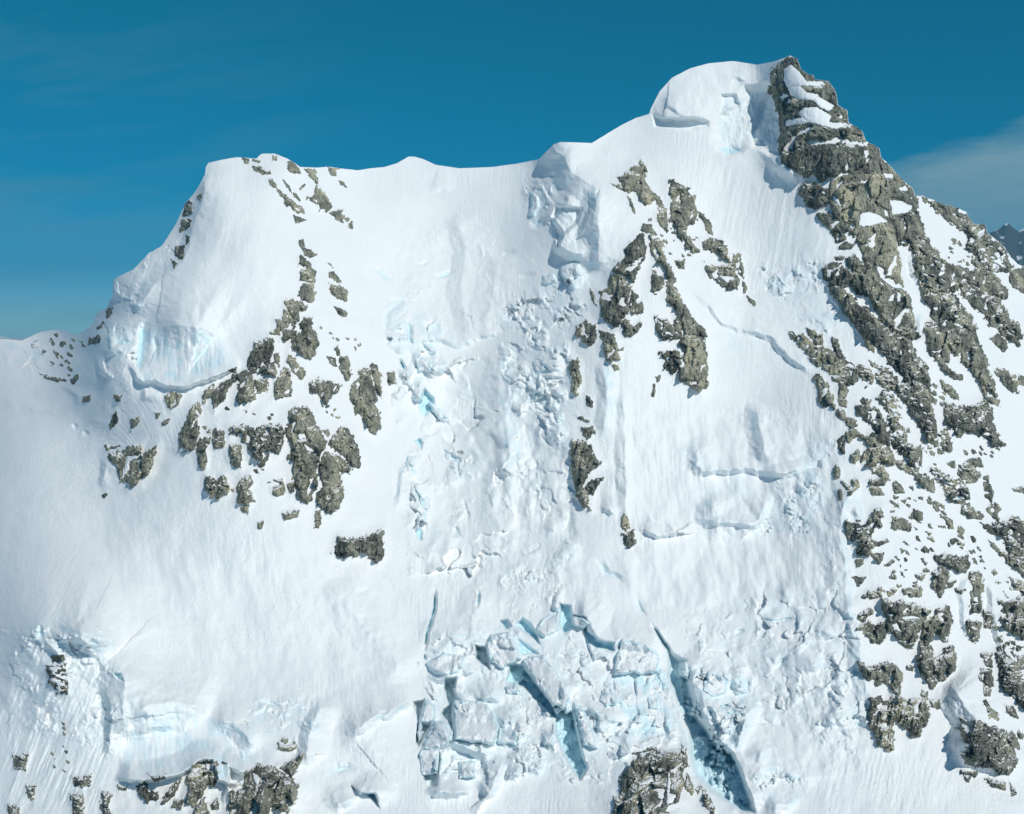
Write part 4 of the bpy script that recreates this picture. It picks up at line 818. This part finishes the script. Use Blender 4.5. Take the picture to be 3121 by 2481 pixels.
# ---------------------------------------------------------------- materials
def NT(name):
    m=bpy.data.materials.new(name); m.use_nodes=True; t=m.node_tree; n=t.nodes; b=n['Principled BSDF']
    return m,t,n,b
def nd(t,k,inp={},**pr):
    n=t.nodes.new(k)
    for a,v in pr.items(): setattr(n,a,v)
    for a,v in inp.items():
        if isinstance(v,bpy.types.NodeSocket): t.links.new(v,n.inputs[a])
        else: n.inputs[a].default_value=v
    return n
def mixc(t,f,a,b,mode='MIX'):
    n=t.nodes.new('ShaderNodeMix'); n.data_type='RGBA'; n.blend_type=mode
    for i,v in ((0,f),(6,a),(7,b)):
        if isinstance(v,bpy.types.NodeSocket): t.links.new(v,n.inputs[i])
        else: n.inputs[i].default_value=v
    return n.outputs[2]
def mr(t,v,a,b,c=0,d=1):
    n=nd(t,'ShaderNodeMapRange',{0:v,1:a,2:b,3:c,4:d}); return n.outputs[0]
SNOW=(.875,.885,.885,1)
m_snow,t,n,b=NT('snow')
geo=nd(t,'ShaderNodeNewGeometry'); ice=nd(t,'ShaderNodeAttribute',attribute_name='ice').outputs['Fac']
n1=nd(t,'ShaderNodeTexNoise',{'Vector':geo.outputs['Position'],'Scale':.012,'Detail':6.,'Roughness':.6})
n2=nd(t,'ShaderNodeTexNoise',{'Vector':geo.outputs['Position'],'Scale':.16,'Detail':7.,'Roughness':.62})
n3=nd(t,'ShaderNodeTexNoise',{'Vector':geo.outputs['Position'],'Scale':.9,'Detail':4.,'Roughness':.6})
c=mixc(t,mr(t,n1.outputs[0],.3,.7),(.85,.87,.88,1),(.89,.90,.90,1))
iz=nd(t,'ShaderNodeMath',{0:ice,1:mr(t,n2.outputs[0],.3,.7,.45,1.1)},operation='MULTIPLY').outputs[0]
c=mixc(t,mr(t,iz,0,1,0,1),c,(.52,.79,.87,1))
t.links.new(c,b.inputs['Base Color']); b.inputs['Roughness'].default_value=.62; b.inputs['Specular IOR Level'].default_value=.25
hh=nd(t,'ShaderNodeMath',{0:n2.outputs[0],1:nd(t,'ShaderNodeMath',{0:n3.outputs[0],1:.22},operation='MULTIPLY').outputs[0]},operation='ADD')
bp=nd(t,'ShaderNodeBump',{'Height':hh.outputs[0],'Strength':.32,'Distance':2.2}); t.links.new(bp.outputs[0],b.inputs['Normal'])
m_rock,t,n,b=NT('rock')
geo=nd(t,'ShaderNodeNewGeometry'); pos=geo.outputs['Position']
tone=nd(t,'ShaderNodeAttribute',attribute_name='tone').outputs['Fac']; dust=nd(t,'ShaderNodeAttribute',attribute_name='dust').outputs['Fac']
mp=nd(t,'ShaderNodeMapping',{'Vector':pos,'Scale':(1,1,.35)})
r1=nd(t,'ShaderNodeTexNoise',{'Vector':mp.outputs[0],'Scale':.024,'Detail':8.,'Roughness':.6})
r2=nd(t,'ShaderNodeTexNoise',{'Vector':mp.outputs[0],'Scale':.35,'Detail':6.,'Roughness':.7,'Distortion':.6})
mp3=nd(t,'ShaderNodeMapping',{'Vector':pos,'Rotation':(0,.30,0),'Scale':(1,1,.09)})
r3=nd(t,'ShaderNodeTexNoise',{'Vector':mp3.outputs[0],'Scale':.16,'Detail':5.,'Roughness':.6,'Distortion':.3})
v1=nd(t,'ShaderNodeTexVoronoi',{'Vector':mp.outputs[0],'Scale':.09},feature='DISTANCE_TO_EDGE')
tn=nd(t,'ShaderNodeMath',{0:mr(t,r1.outputs[0],.34,.68,0,1),1:nd(t,'ShaderNodeMath',{0:tone,1:.42},operation='MULTIPLY').outputs[0]},operation='ADD').outputs[0]
cr=nd(t,'ShaderNodeValToRGB',{0:tn}); e=cr.color_ramp.elements
e[0].position=0; e[0].color=(.055,.06,.052,1); e[1].position=1; e[1].color=(.34,.31,.225,1)
x=e.new(.35); x.color=(.14,.145,.122,1); x=e.new(.65); x.color=(.23,.225,.175,1)
c=mixc(t,mr(t,r2.outputs[0],.34,.66,.0,1),mixc(t,1.,cr.outputs[0],(1.12,1.15,1.14,1),'MULTIPLY'),mixc(t,1.,cr.outputs[0],(1.8,1.78,1.7,1),'MULTIPLY'))
c=mixc(t,mr(t,v1.outputs[0],.0,.05,.6,0),c,(.03,.033,.028,1))
c=mixc(t,mr(t,r3.outputs[0],.36,.47,.75,0),c,(.035,.038,.033,1))
c=mixc(t,mr(t,r3.outputs[0],.54,.68,0,.6),c,(.42,.40,.33,1))
sep=nd(t,'ShaderNodeSeparateXYZ',{0:geo.outputs['Normal']})
s1=nd(t,'ShaderNodeMath',{0:sep.outputs[2],1:nd(t,'ShaderNodeMath',{0:dust,1:.55},operation='MULTIPLY').outputs[0]},operation='ADD').outputs[0]
s2=nd(t,'ShaderNodeMath',{0:s1,1:mr(t,r1.outputs[0],.3,.7,-.16,.16)},operation='ADD').outputs[0]
sf=mr(t,s2,.93,.97)
c=mixc(t,sf,c,SNOW)
t.links.new(c,b.inputs['Base Color']); b.inputs['Roughness'].default_value=.85; b.inputs['Specular IOR Level'].default_value=.15
bh=nd(t,'ShaderNodeMath',{0:r2.outputs[0],1:nd(t,'ShaderNodeMath',{0:mr(t,v1.outputs[0],0,.12,-.5,0),1:mr(t,r3.outputs[0],.36,.5,-.8,0)},operation='ADD').outputs[0]},operation='ADD').outputs[0]
bp=nd(t,'ShaderNodeBump',{'Height':bh,'Strength':.45,'Distance':1.8}); t.links.new(bp.outputs[0],b.inputs['Normal'])
m_far,t,n,b=NT('far_mountain')
geo=nd(t,'ShaderNodeNewGeometry'); sep=nd(t,'ShaderNodeSeparateXYZ',{0:geo.outputs['Normal']})
r2=nd(t,'ShaderNodeTexNoise',{'Vector':geo.outputs['Position'],'Scale':.0035,'Detail':8.,'Roughness':.7})
s2=nd(t,'ShaderNodeMath',{0:sep.outputs[2],1:mr(t,r2.outputs[0],.3,.7,-.3,.3)},operation='ADD').outputs[0]
c=mixc(t,mr(t,s2,.86,.95),(.07,.075,.07,1),(.8,.84,.88,1)); t.links.new(c,b.inputs['Base Color']); b.inputs['Roughness'].default_value=.9
print('mats',time.time()-T0)
# ---------------------------------------------------------------- the snow covered mountain
left=-100-np.cumsum(20*1.12**np.arange(22)); right=3221+np.cumsum(20*1.12**np.arange(22))
gx=np.concatenate([left[::-1],RX,right]); N=960
vv=np.linspace(0,1,N)**1.03
S0=sky(gx); SY=np.maximum(RY[:,None],S0[None]); SX=np.broadcast_to(gx[None],SY.shape)
D=samp(DS,SX,SY); Dx=np.where(gx<-100,(-100-gx)*.9,np.where(gx>3221,(gx-3221)*.75,0)); D=D+Dx[None]
I=samp(ICE,SX,SY)
co=world(SX,SY,D)
back=[]
for dy,dz in ((2200,1500),(1200,900),(600,430),(280,190),(110,65),(38,16),(10,2)):
    p=co[0].copy(); p[:,1]+=dy; p[:,2]=np.maximum(p[:,2]-dz+(.25*dz*fbm(gx/300,np.zeros_like(gx)+dy/300.,3,71)),-20); back.append(p)
front=[]
p=co[-1].copy()
for k in range(26):
    p=p.copy(); st=8*1.16**k; p[:,1]-=st; p[:,2]-=st*1.12; p[:,2]+=st*.12*fbm(gx/120,np.zeros_like(gx)+k*.4,3,73)
    p[:,2]=np.maximum(p[:,2],-30); front.append(p)
full=np.concatenate([np.stack(back),co,np.stack(front)],0)
Ia=np.concatenate([np.zeros((len(back),len(gx))),I,np.zeros((len(front),len(gx)))],0)
q=gridquads(*full.shape[:2]); nb=len(back); dead=np.zeros(full.shape[:2],bool)
dead[nb:nb+len(RY)]=SY<=S0[None]; dead[nb]=False; dd=dead.ravel()
top=np.zeros(full.shape[:2],bool); top[nb]=True; tf=top.ravel()
keep=~((dd[q]|tf[q]).all(1))
q=q[keep]; used=np.unique(q); mpx=np.zeros(full.shape[0]*full.shape[1],np.int64); mpx[used]=np.arange(len(used))
me=mesh('mountain',full.reshape(-1,3)[used],mpx[q],m_snow,{'ice':Ia.ravel()[used]})
link('mountain',me,'structure')
print('mountain',time.time()-T0)
# ---------------------------------------------------------------- relief pieces (rocks, ice blocks)
RS=1.7
def comps(f):
    lab=np.where(f,np.arange(1,f.size+1).reshape(f.shape),0)
    for it in range(400):
        p=np.pad(lab,1); m=np.maximum.reduce([p[1:-1,1:-1],p[:-2,1:-1],p[2:,1:-1],p[1:-1,:-2],p[1:-1,2:]]); m=np.where(f,m,0)
        if (m==lab).all(): break
        lab=m
    return lab
def relief(name,P,fn,mat,thick,split=0,**kw):
    pad=10
    xs=np.arange(P[:,0].min()-pad,P[:,0].max()+pad,RS); ys=np.arange(P[:,1].min()-pad,P[:,1].max()+pad,RS)
    x,y=np.meshgrid(xs.astype(np.float32),ys.astype(np.float32))
    rel,Dm,attrs,keep=fn(x,y)
    q=keep&(y>=samp_sky(x)-1.2)
    f=q[:-1,:-1]&q[1:,:-1]&q[1:,1:]&q[:-1,1:]
    if f.sum()<2: return None
    if split:
        lab=comps(f); u,cn=np.unique(lab[lab>0],return_counts=True); res=[]
        for l in u[cn>=split][:60]:
            r=build(name,x,y,Dm,attrs,lab==l,mat,thick,**kw)
            res.append(r)
        return res
    return build(name,x,y,Dm,attrs,f,mat,thick,**kw)
def build(name,x,y,Dm,attrs,f,mat,thick,**kw):
    idx=np.arange(x.size).reshape(x.shape)
    Q=np.stack([idx[:-1,:-1],idx[1:,:-1],idx[1:,1:],idx[:-1,1:]],-1)[f]
    fp=np.pad(f,1)
    E=[]
    for (dy,dx,a,b_) in ((-1,0,3,0),(1,0,1,2),(0,-1,0,1),(0,1,2,3)):
        nb=fp[1+dy:1+dy+f.shape[0],1+dx:1+dx+f.shape[1]]
        e=f&~nb; QQ=np.stack([idx[:-1,:-1],idx[1:,:-1],idx[1:,1:],idx[:-1,1:]],-1)[e]
        E.append(np.stack([QQ[:,a],QQ[:,b_]],-1))
    E=np.concatenate(E)
    used=np.unique(Q); mp_=np.full(x.size,-1); mp_[used]=np.arange(len(used))
    xf,yf=x.ravel(),y.ravel(); Df=Dm.ravel()
    co=world(xf[used],yf[used],Df[used])
    bu=np.unique(E); mb=np.full(x.size,-1); mb[bu]=np.arange(len(bu))+len(used)
    cb=world(xf[bu],yf[bu],Df[bu]); cb[:,1]+=thick; cb[:,2]-=thick*.25
    S=np.stack([mp_[E[:,1]],mp_[E[:,0]],mb[E[:,0]],mb[E[:,1]]],-1)
    co=np.concatenate([co,cb]); Q=np.concatenate([mp_[Q],S])
    at={k:np.concatenate([v.ravel()[used],v.ravel()[bu]]) for k,v in attrs.items()}
    off=co[:len(used)].mean(0)
    me=mesh(name,co-off,Q,mat,at)
    o=link(name,me,**kw); o.location=off
    return o
def samp_sky(x):
    return np.interp(x,SKX,SKV)
SKX=np.arange(-100,3222,2.5); SKV=sky(SKX)
def rock_fn(snow,tone,P,HL,size,k,grow=1.):
    def fn(x,y):
        w1=fbm(x/30,y/30,2,80)*5; 
        wx=w1+fbm(x/9,y/9,3,81)*4.5; wy=fbm(x/30,y/30,2,84)*5+fbm(x/9,y/9,3,85)*4.5
        ws=min(1.,.25+size/70)
        d=pdist(x+ws*wx,y+ws*wy,P)
        _,_,ra,ta=cells((x+.3*y)/15,y/19,k%40); _,_,rb_,tb_=cells((x+.2*y)/6.5+3,y/9.,k%40+9)
        d=d+grow+ws*((ra-.5)*9+(rb_-.5)*4.5)
        for h in HL: d=np.minimum(d,-pdist(x+.8*wx,y+.8*wy,h))
        inn=sm(0,10+size*.05,d); amp=min(1.,.35+size/110)
        # fractured faces: tilted cells, stretched down the fall line, plus ledges
        cs=1+min(1.1,size/160); u=(x+.30*y+1.1*wx)/(19*cs); v=(y+1.1*wy)/(33*cs)
        f1,g,r,t=cells(u,v,k%50); f1b,gb,rb,tb=cells(u*2.4+3,v*2.7,k%37+60)
        ledge=(y+.35*x+2.2*wx+14*r)/26; sw=ledge-np.floor(ledge)   # grows downwards, then drops back
        ter=np.where(sw<.8,1-sw/.8,(sw-.8)/.2)
        crag=amp*inn*(9.*cs*(r-.5)+12.*cs*t+2.6*((rb-.5)+1.6*tb)+4.2*(ter-.5)-3.4*(1-sm(0,.06,g))+1.6*fbm(x/18,y/30,3,87)+.35*fbm(x/4,y/6,2,89)+2.4*fbm((x+.25*y)/13,y/90,2,88,.5,True))
        n=fbm((x+.5*y)/25,(y-.4*x)/11,4,90+k%7,.5)*1.08
        thr=.60-snow*1.25
        m=sm(thr-.03,thr+.05,n)*sm(-2,6,d)
        up_=3.2+min(9,size*.07)
        rel=up_*np.tanh(d/(4+size*.03))*(1-m)+crag*(1-m)-2.*m+m*up_*.75*sm(0,10+size*.05,d)
        rel=np.where(d<0,np.minimum(rel,d*.5),rel)
        Dm=samp(DS,x,y)-rel-.4
        keep=(rel>-1.6)&(d>-3.)
        return rel,Dm,{'tone':np.full(x.shape,tone,np.float32),'dust':np.full(x.shape,min(.16,.02+snow*.35),np.float32)},keep
    return fn
GEN=['rock_outcrop','rock_buttress','rock_tower','rock_wall','rock_slab','rock_pillar']
for k,(name,snow,tone,label,P,HL,size) in enumerate(rocks):
    big=size>62 or len(HL)>0; rt=None
    if big:
        rt=link(name,None,label=label,cat=name.replace('_',' ')); cc=P.mean(0); rt.location=world(cc[0],P[:,1].max(),float(samp(DS,cc[0],P[:,1].max())))
    kw_=dict(parent=rt) if big else dict(label=label,cat=name.replace('_',' '))
    o=relief('rock_face' if big else name,P,rock_fn(snow*.88,tone,P,HL,size,k,(6. if size>45 else 3.) if P[:,0].mean()>2450 else 1.2),m_rock,14+min(20,size*.12),**kw_)
    if big:
        o.location=o.location-rt.location
        if not HL:
            gr=6. if P[:,0].mean()>2450 else 1.2
            def pf(x,y):
                w1=fbm(x/30,y/30,2,80)*5
                d=pdist(x+w1+fbm(x/9,y/9,3,81)*4.5,y+fbm(x/30,y/30,2,84)*5+fbm(x/9,y/9,3,85)*4.5,P)+gr
                n=fbm((x+.5*y)/25,(y-.4*x)/11,4,90+k%7,.5)*1.08-(.60-snow*.88*1.25)
                e=np.minimum(n*40,d-4); up_=3.2+min(9,size*.07); rel=1.8*np.tanh(e/4)+.5*fbm(x/9,y/7,2,97)+up_*.8*sm(0,10+size*.05,d)-.4
                return rel,samp(DS,x,y)-rel,{'ice':np.zeros(x.shape)},(e>-.8)
            for c in relief('snow_patch',P,pf,m_snow,9,split=14,parent=rt) or []: c.location=c.location-rt.location
    for hp in HL:
        def lf(x,y):
            w=fbm(x/9,y/9,3,81)*4
            d=pdist(x+w,y+w,hp)+1.; rel=2.2*np.tanh(d/5)+(3.2+min(9,size*.07))*.6+1.*fbm(x/14,y/10,3,95)*sm(0,6,d)
            return rel,samp(DS,x,y)-rel,{'ice':np.zeros(x.shape)},(d>-1.5)
        c=relief('snow_ledge',hp,lf,m_snow,8,parent=rt)
        if c: c.location=c.location-rt.location
print('rocks',time.time()-T0)
# small loose fragments, listed per slope: region polygon, count, size, label, group
rf=np.random.RandomState(11)
for row in lines(FRAGS):
    tile,cnt,s0,s1,label,group,pts=row; P=tp(tile,pts); c_=0; tries=0
    while c_<int(cnt) and tries<6000:
        tries+=1
        x0=rf.uniform(P[:,0].min(),P[:,0].max()); y0=rf.uniform(P[:,1].min(),P[:,1].max())
        if pdist(np.array([[x0]]),np.array([[y0]]),P)[0,0]<0: continue
        if any(pdist(np.array([[x0]]),np.array([[y0]]),r_[4])[0,0]>-5 for r_ in rocks if abs(r_[4][:,0].mean()-x0)<250): continue
        s=rf.uniform(float(s0),float(s1)); a0=rf.uniform(.3,1.1); e=rf.uniform(.35,.8); n_=7
        an=np.sort(rf.uniform(0,2*PI,n_)); rr=s*rf.uniform(.6,1.2,n_)
        qx=np.cos(an)*rr; qy=np.sin(an)*rr*e
        Q=np.stack([x0+qx*math.cos(a0)-qy*math.sin(a0),y0+qx*math.sin(a0)+qy*math.cos(a0)],-1)
        o=relief('rock_fragment',Q,rock_fn(.1,rf.uniform(-.4,.3),Q,[],s*2,c_),m_rock,8,label=label,cat='rock fragment',group=group)
        if o: c_+=1
# ice blocks
for k,row in enumerate(BL):
    tile,h,gx_,gy_,label,pts=row; h,gx_,gy_=float(h),float(gx_),float(gy_); P=tp(tile,pts); cxx,cyy=P.mean(0)
    def fn(x,y):
        wx=fbm(x/22,y/22,3,101)*5; wy=fbm(x/22,y/22,3,103)*5
        d=pdist(x+wx,y+wy,P)
        u=(x+2*wx)/26; v=(y+2*wy)/30; f1,g,r,t=cells(u,v,k+5)
        top=h+1.7*gx_*(x-cxx)+(1.7*gy_-.05)*(y-cyy)+5.5*fbm(x/42+k,y/42,3,105)+sm(0,10,14-d)*2.2*t*4*sm(1,4,d)
        rel=np.minimum(top,(d+1.5)*h/7.)
        Dm=samp(SMOOTH,x,y)-rel+4
        sd=1-sm(6,12,d)
        return rel,Dm,{'ice':.25+.45*sd*sm(-.3,.3,fbm(x/14,y/18,2,107))},(d>-2.)
    o=link('serac',None,label=label,cat='ice block'); o.location=world(cxx,P[:,1].max(),float(samp(SMOOTH,cxx,P[:,1].max())))
    c=relief('ice_wall',P,fn,m_snow,45,parent=o); c.location=c.location-o.location
    def cap(x,y):
        rel,Dm,at,kp=fn(x,y); wx=fbm(x/22,y/22,3,101)*5; wy=fbm(x/22,y/22,3,103)*5
        d=pdist(x+wx,y+wy,P)+4*fbm(x/12,y/12,2,109)-9
        e=1.6*np.tanh(d/4)
        return rel,Dm-e,{'ice':np.zeros(x.shape)},(d>-1.5)
    c=relief('snow_cap',P,cap,m_snow,5,parent=o)
    if c: c.location=c.location-o.location
print('blocks',time.time()-T0)
# ---------------------------------------------------------------- valley and far ranges
g=np.concatenate([-np.cumsum(60*1.13**np.arange(56))[::-1],[0],np.cumsum(60*1.13**np.arange(56))])
GXX,GYY=np.meshgrid(g,g); r_=np.hypot(GXX,GYY)
Z=40*fbm(GXX/1500,GYY/1500,4,111)*sm(200,1500,r_)
co=np.stack([GXX,GYY,Z-0.],-1)
link('snow_valley',mesh('snow_valley',co.reshape(-1,3),gridquads(*co.shape[:2])[:,::-1],m_snow,{'ice':np.zeros(Z.size)}),'structure')
def rng(name,x0,x1,r0,r1,prof,seed,nx=420,ny=110):
    sx=np.linspace(x0,x1,nx); rr=np.linspace(r0,r1,ny); SXg,RR=np.meshgrid(sx,rr)
    rm=(r0+r1)/2; top=np.interp(sx,[p[0] for p in prof],[p[1] for p in prof])
    ht=CZ+rm*((1240.5-top)/F*CP-SP)
    tent=1-np.abs(RR-rm)/((r1-r0)/2)
    xw=SXg/F*rm
    z=ht[None]*(tent**.9)*(1+.10*fbm(xw/1700,RR/1700,5,seed,ridge=True)-.06)+ (1-tent)*700*fbm(xw/2600,RR/2600,5,seed+5,ridge=True)*tent*2
    wx=(SXg-1560.5)/F*RR
    co=np.stack([wx,RR,z-60*(1-tent)-60],-1)
    link(name,mesh(name,co.reshape(-1,3),gridquads(ny,nx)[:,::-1],m_far),'structure')
rng('far_mountains',2300,4600,15000,23000,[(2300,900),(2700,800),(2900,735),(2985,705),(3011,694),(3030,690),(3055,676),(3072,690),(3090,697),(3110,688),(3130,700),(3300,760),(3700,720),(4600,850)],121)
rng('far_ridge',-1800,500,11000,15000,[(-1800,900),(-600,930),(-200,985),(-60,985),(0,1004),(30,1014),(60,1030),(120,1060),(500,1100)],131)
print('far',time.time()-T0)
# ---------------------------------------------------------------- air
HZ=HAZE
if HZ>0:
    B=42000; zt=CZ+2600; zb=-260
    v=np.array([[sx_*B,sy_*B,z] for z in (zb,zt) for sy_ in (-1,1) for sx_ in (-1,1)],float)
    q=np.array([[0,2,3,1],[4,5,7,6],[0,1,5,4],[2,6,7,3],[0,4,6,2],[1,3,7,5]])
    mh=bpy.data.materials.new('air'); mh.use_nodes=True; t=mh.node_tree; t.nodes.clear()
    out=t.nodes.new('ShaderNodeOutputMaterial'); pv=nd(t,'ShaderNodeVolumePrincipled',{'Color':(.05,.50,.86,1),'Density':HZ,'Anisotropy':.0})
    t.links.new(pv.outputs[0],out.inputs['Volume'])
    link('haze',mesh('haze',v,q,mh,smooth=False),'stuff')
# ---------------------------------------------------------------- light
AZ=math.radians(40); EL=math.radians(41)
sc=bpy.context.scene
w=bpy.data.worlds.new('World'); sc.world=w; w.use_nodes=True; t=w.node_tree; bg=t.nodes['Background']
sk=nd(t,'ShaderNodeTexSky'); sk.sky_type='NISHITA'; sk.sun_disc=False; sk.sun_elevation=EL
sk.sun_rotation=PI-AZ; sk.altitude=3000; sk.air_density=1.0; sk.dust_density=.3; sk.ozone_density=1.6
tc=nd(t,'ShaderNodeTexCoord'); sep=nd(t,'ShaderNodeSeparateXYZ',{0:tc.outputs['Generated']})
dv=lambda a,b_: nd(t,'ShaderNodeMath',{0:a,1:b_},operation='DIVIDE').outputs[0]
M=lambda op,*a: nd(t,'ShaderNodeMath',{i:v for i,v in enumerate(a)},operation=op).outputs[0]
azx=dv(sep.outputs[0],M('MAXIMUM',sep.outputs[1],.05)); el=dv(sep.outputs[2],M('MAXIMUM',sep.outputs[1],.05))
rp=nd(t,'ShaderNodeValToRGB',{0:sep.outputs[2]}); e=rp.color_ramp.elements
e[0].position=0; e[0].color=(.55,.98,1.3,1); e[1].position=.7; e[1].color=(.46,1.1,1.2,1)  # top stop brightens the unseen overhead sky, added as fill light for shadows
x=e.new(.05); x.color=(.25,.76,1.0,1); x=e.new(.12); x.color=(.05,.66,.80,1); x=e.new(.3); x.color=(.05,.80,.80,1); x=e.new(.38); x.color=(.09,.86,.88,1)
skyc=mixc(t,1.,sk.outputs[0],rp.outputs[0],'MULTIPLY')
# thin cirrus: streaks on a tilted sheet, and a grey veil low in the east
cv=nd(t,'ShaderNodeCombineXYZ',{0:M('MULTIPLY',azx,2.2),1:M('MULTIPLY',M('SUBTRACT',el,M('MULTIPLY',azx,.10)),13.),2:0.})
nz=nd(t,'ShaderNodeTexNoise',{'Vector':cv.outputs[0],'Scale':1.6,'Detail':7.,'Roughness':.62,'Distortion':.5})
fr=sep.outputs[1]
low=M('MULTIPLY',mr(t,el,.36,.05,0,1),mr(t,azx,-.1,-.42,.0,1))
cir=M('MULTIPLY',M('MULTIPLY',mr(t,nz.outputs[0],.46,.74,0,1),low),.55)
edge=M('ADD',M('ADD',.137,M('MULTIPLY',M('SUBTRACT',azx,.33),.30)),M('MULTIPLY',M('SUBTRACT',nz.outputs[0],.5),.075))
veil=M('MULTIPLY',mr(t,M('SUBTRACT',edge,el),-.008,.02,0,1),mr(t,azx,.24,.34,0,1))
veil=M('MULTIPLY',veil,M('MULTIPLY',M('MULTIPLY',mr(t,el,.02,.09,.45,.9),mr(t,nz.outputs[0],.3,.65,.55,1.)),mr(t,sep.outputs[1],0,.2)))
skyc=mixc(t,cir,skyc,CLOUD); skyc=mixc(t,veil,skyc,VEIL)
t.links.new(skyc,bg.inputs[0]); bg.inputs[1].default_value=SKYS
L=bpy.data.lights.new('sun','SUN'); L.energy=SUNE; L.angle=math.radians(.5); L.color=(1,.975,.90)
so=bpy.data.objects.new('sun',L); sc.collection.objects.link(so)
from mathutils import Vector
sd=Vector((math.sin(AZ)*math.cos(EL),-math.cos(AZ)*math.cos(EL),math.sin(EL)))
so.rotation_euler=sd.to_track_quat('Z','Y').to_euler()
cam=bpy.data.cameras.new('camera'); co_=bpy.data.objects.new('camera',cam); sc.collection.objects.link(co_)
cam.sensor_fit='HORIZONTAL'; cam.sensor_width=36; cam.lens=36*F/3121; cam.clip_start=5; cam.clip_end=200000
co_.location=(0,0,CZ); co_.rotation_euler=(PI/2-PITCH,0,0); sc.camera=co_
sc.view_settings.view_transform='Standard'; sc.view_settings.look='None'; sc.view_settings.gamma=1; sc.view_settings.exposure=EXPO
sc.view_settings.use_curve_mapping=False
sc.cycles.max_bounces=6; sc.cycles.diffuse_bounces=4; sc.cycles.volume_bounces=0
sc.cycles.use_adaptive_sampling=True; sc.cycles.adaptive_threshold=.02
sc.render.resolution_x=1024; sc.render.resolution_y=814
print('done',time.time()-T0)
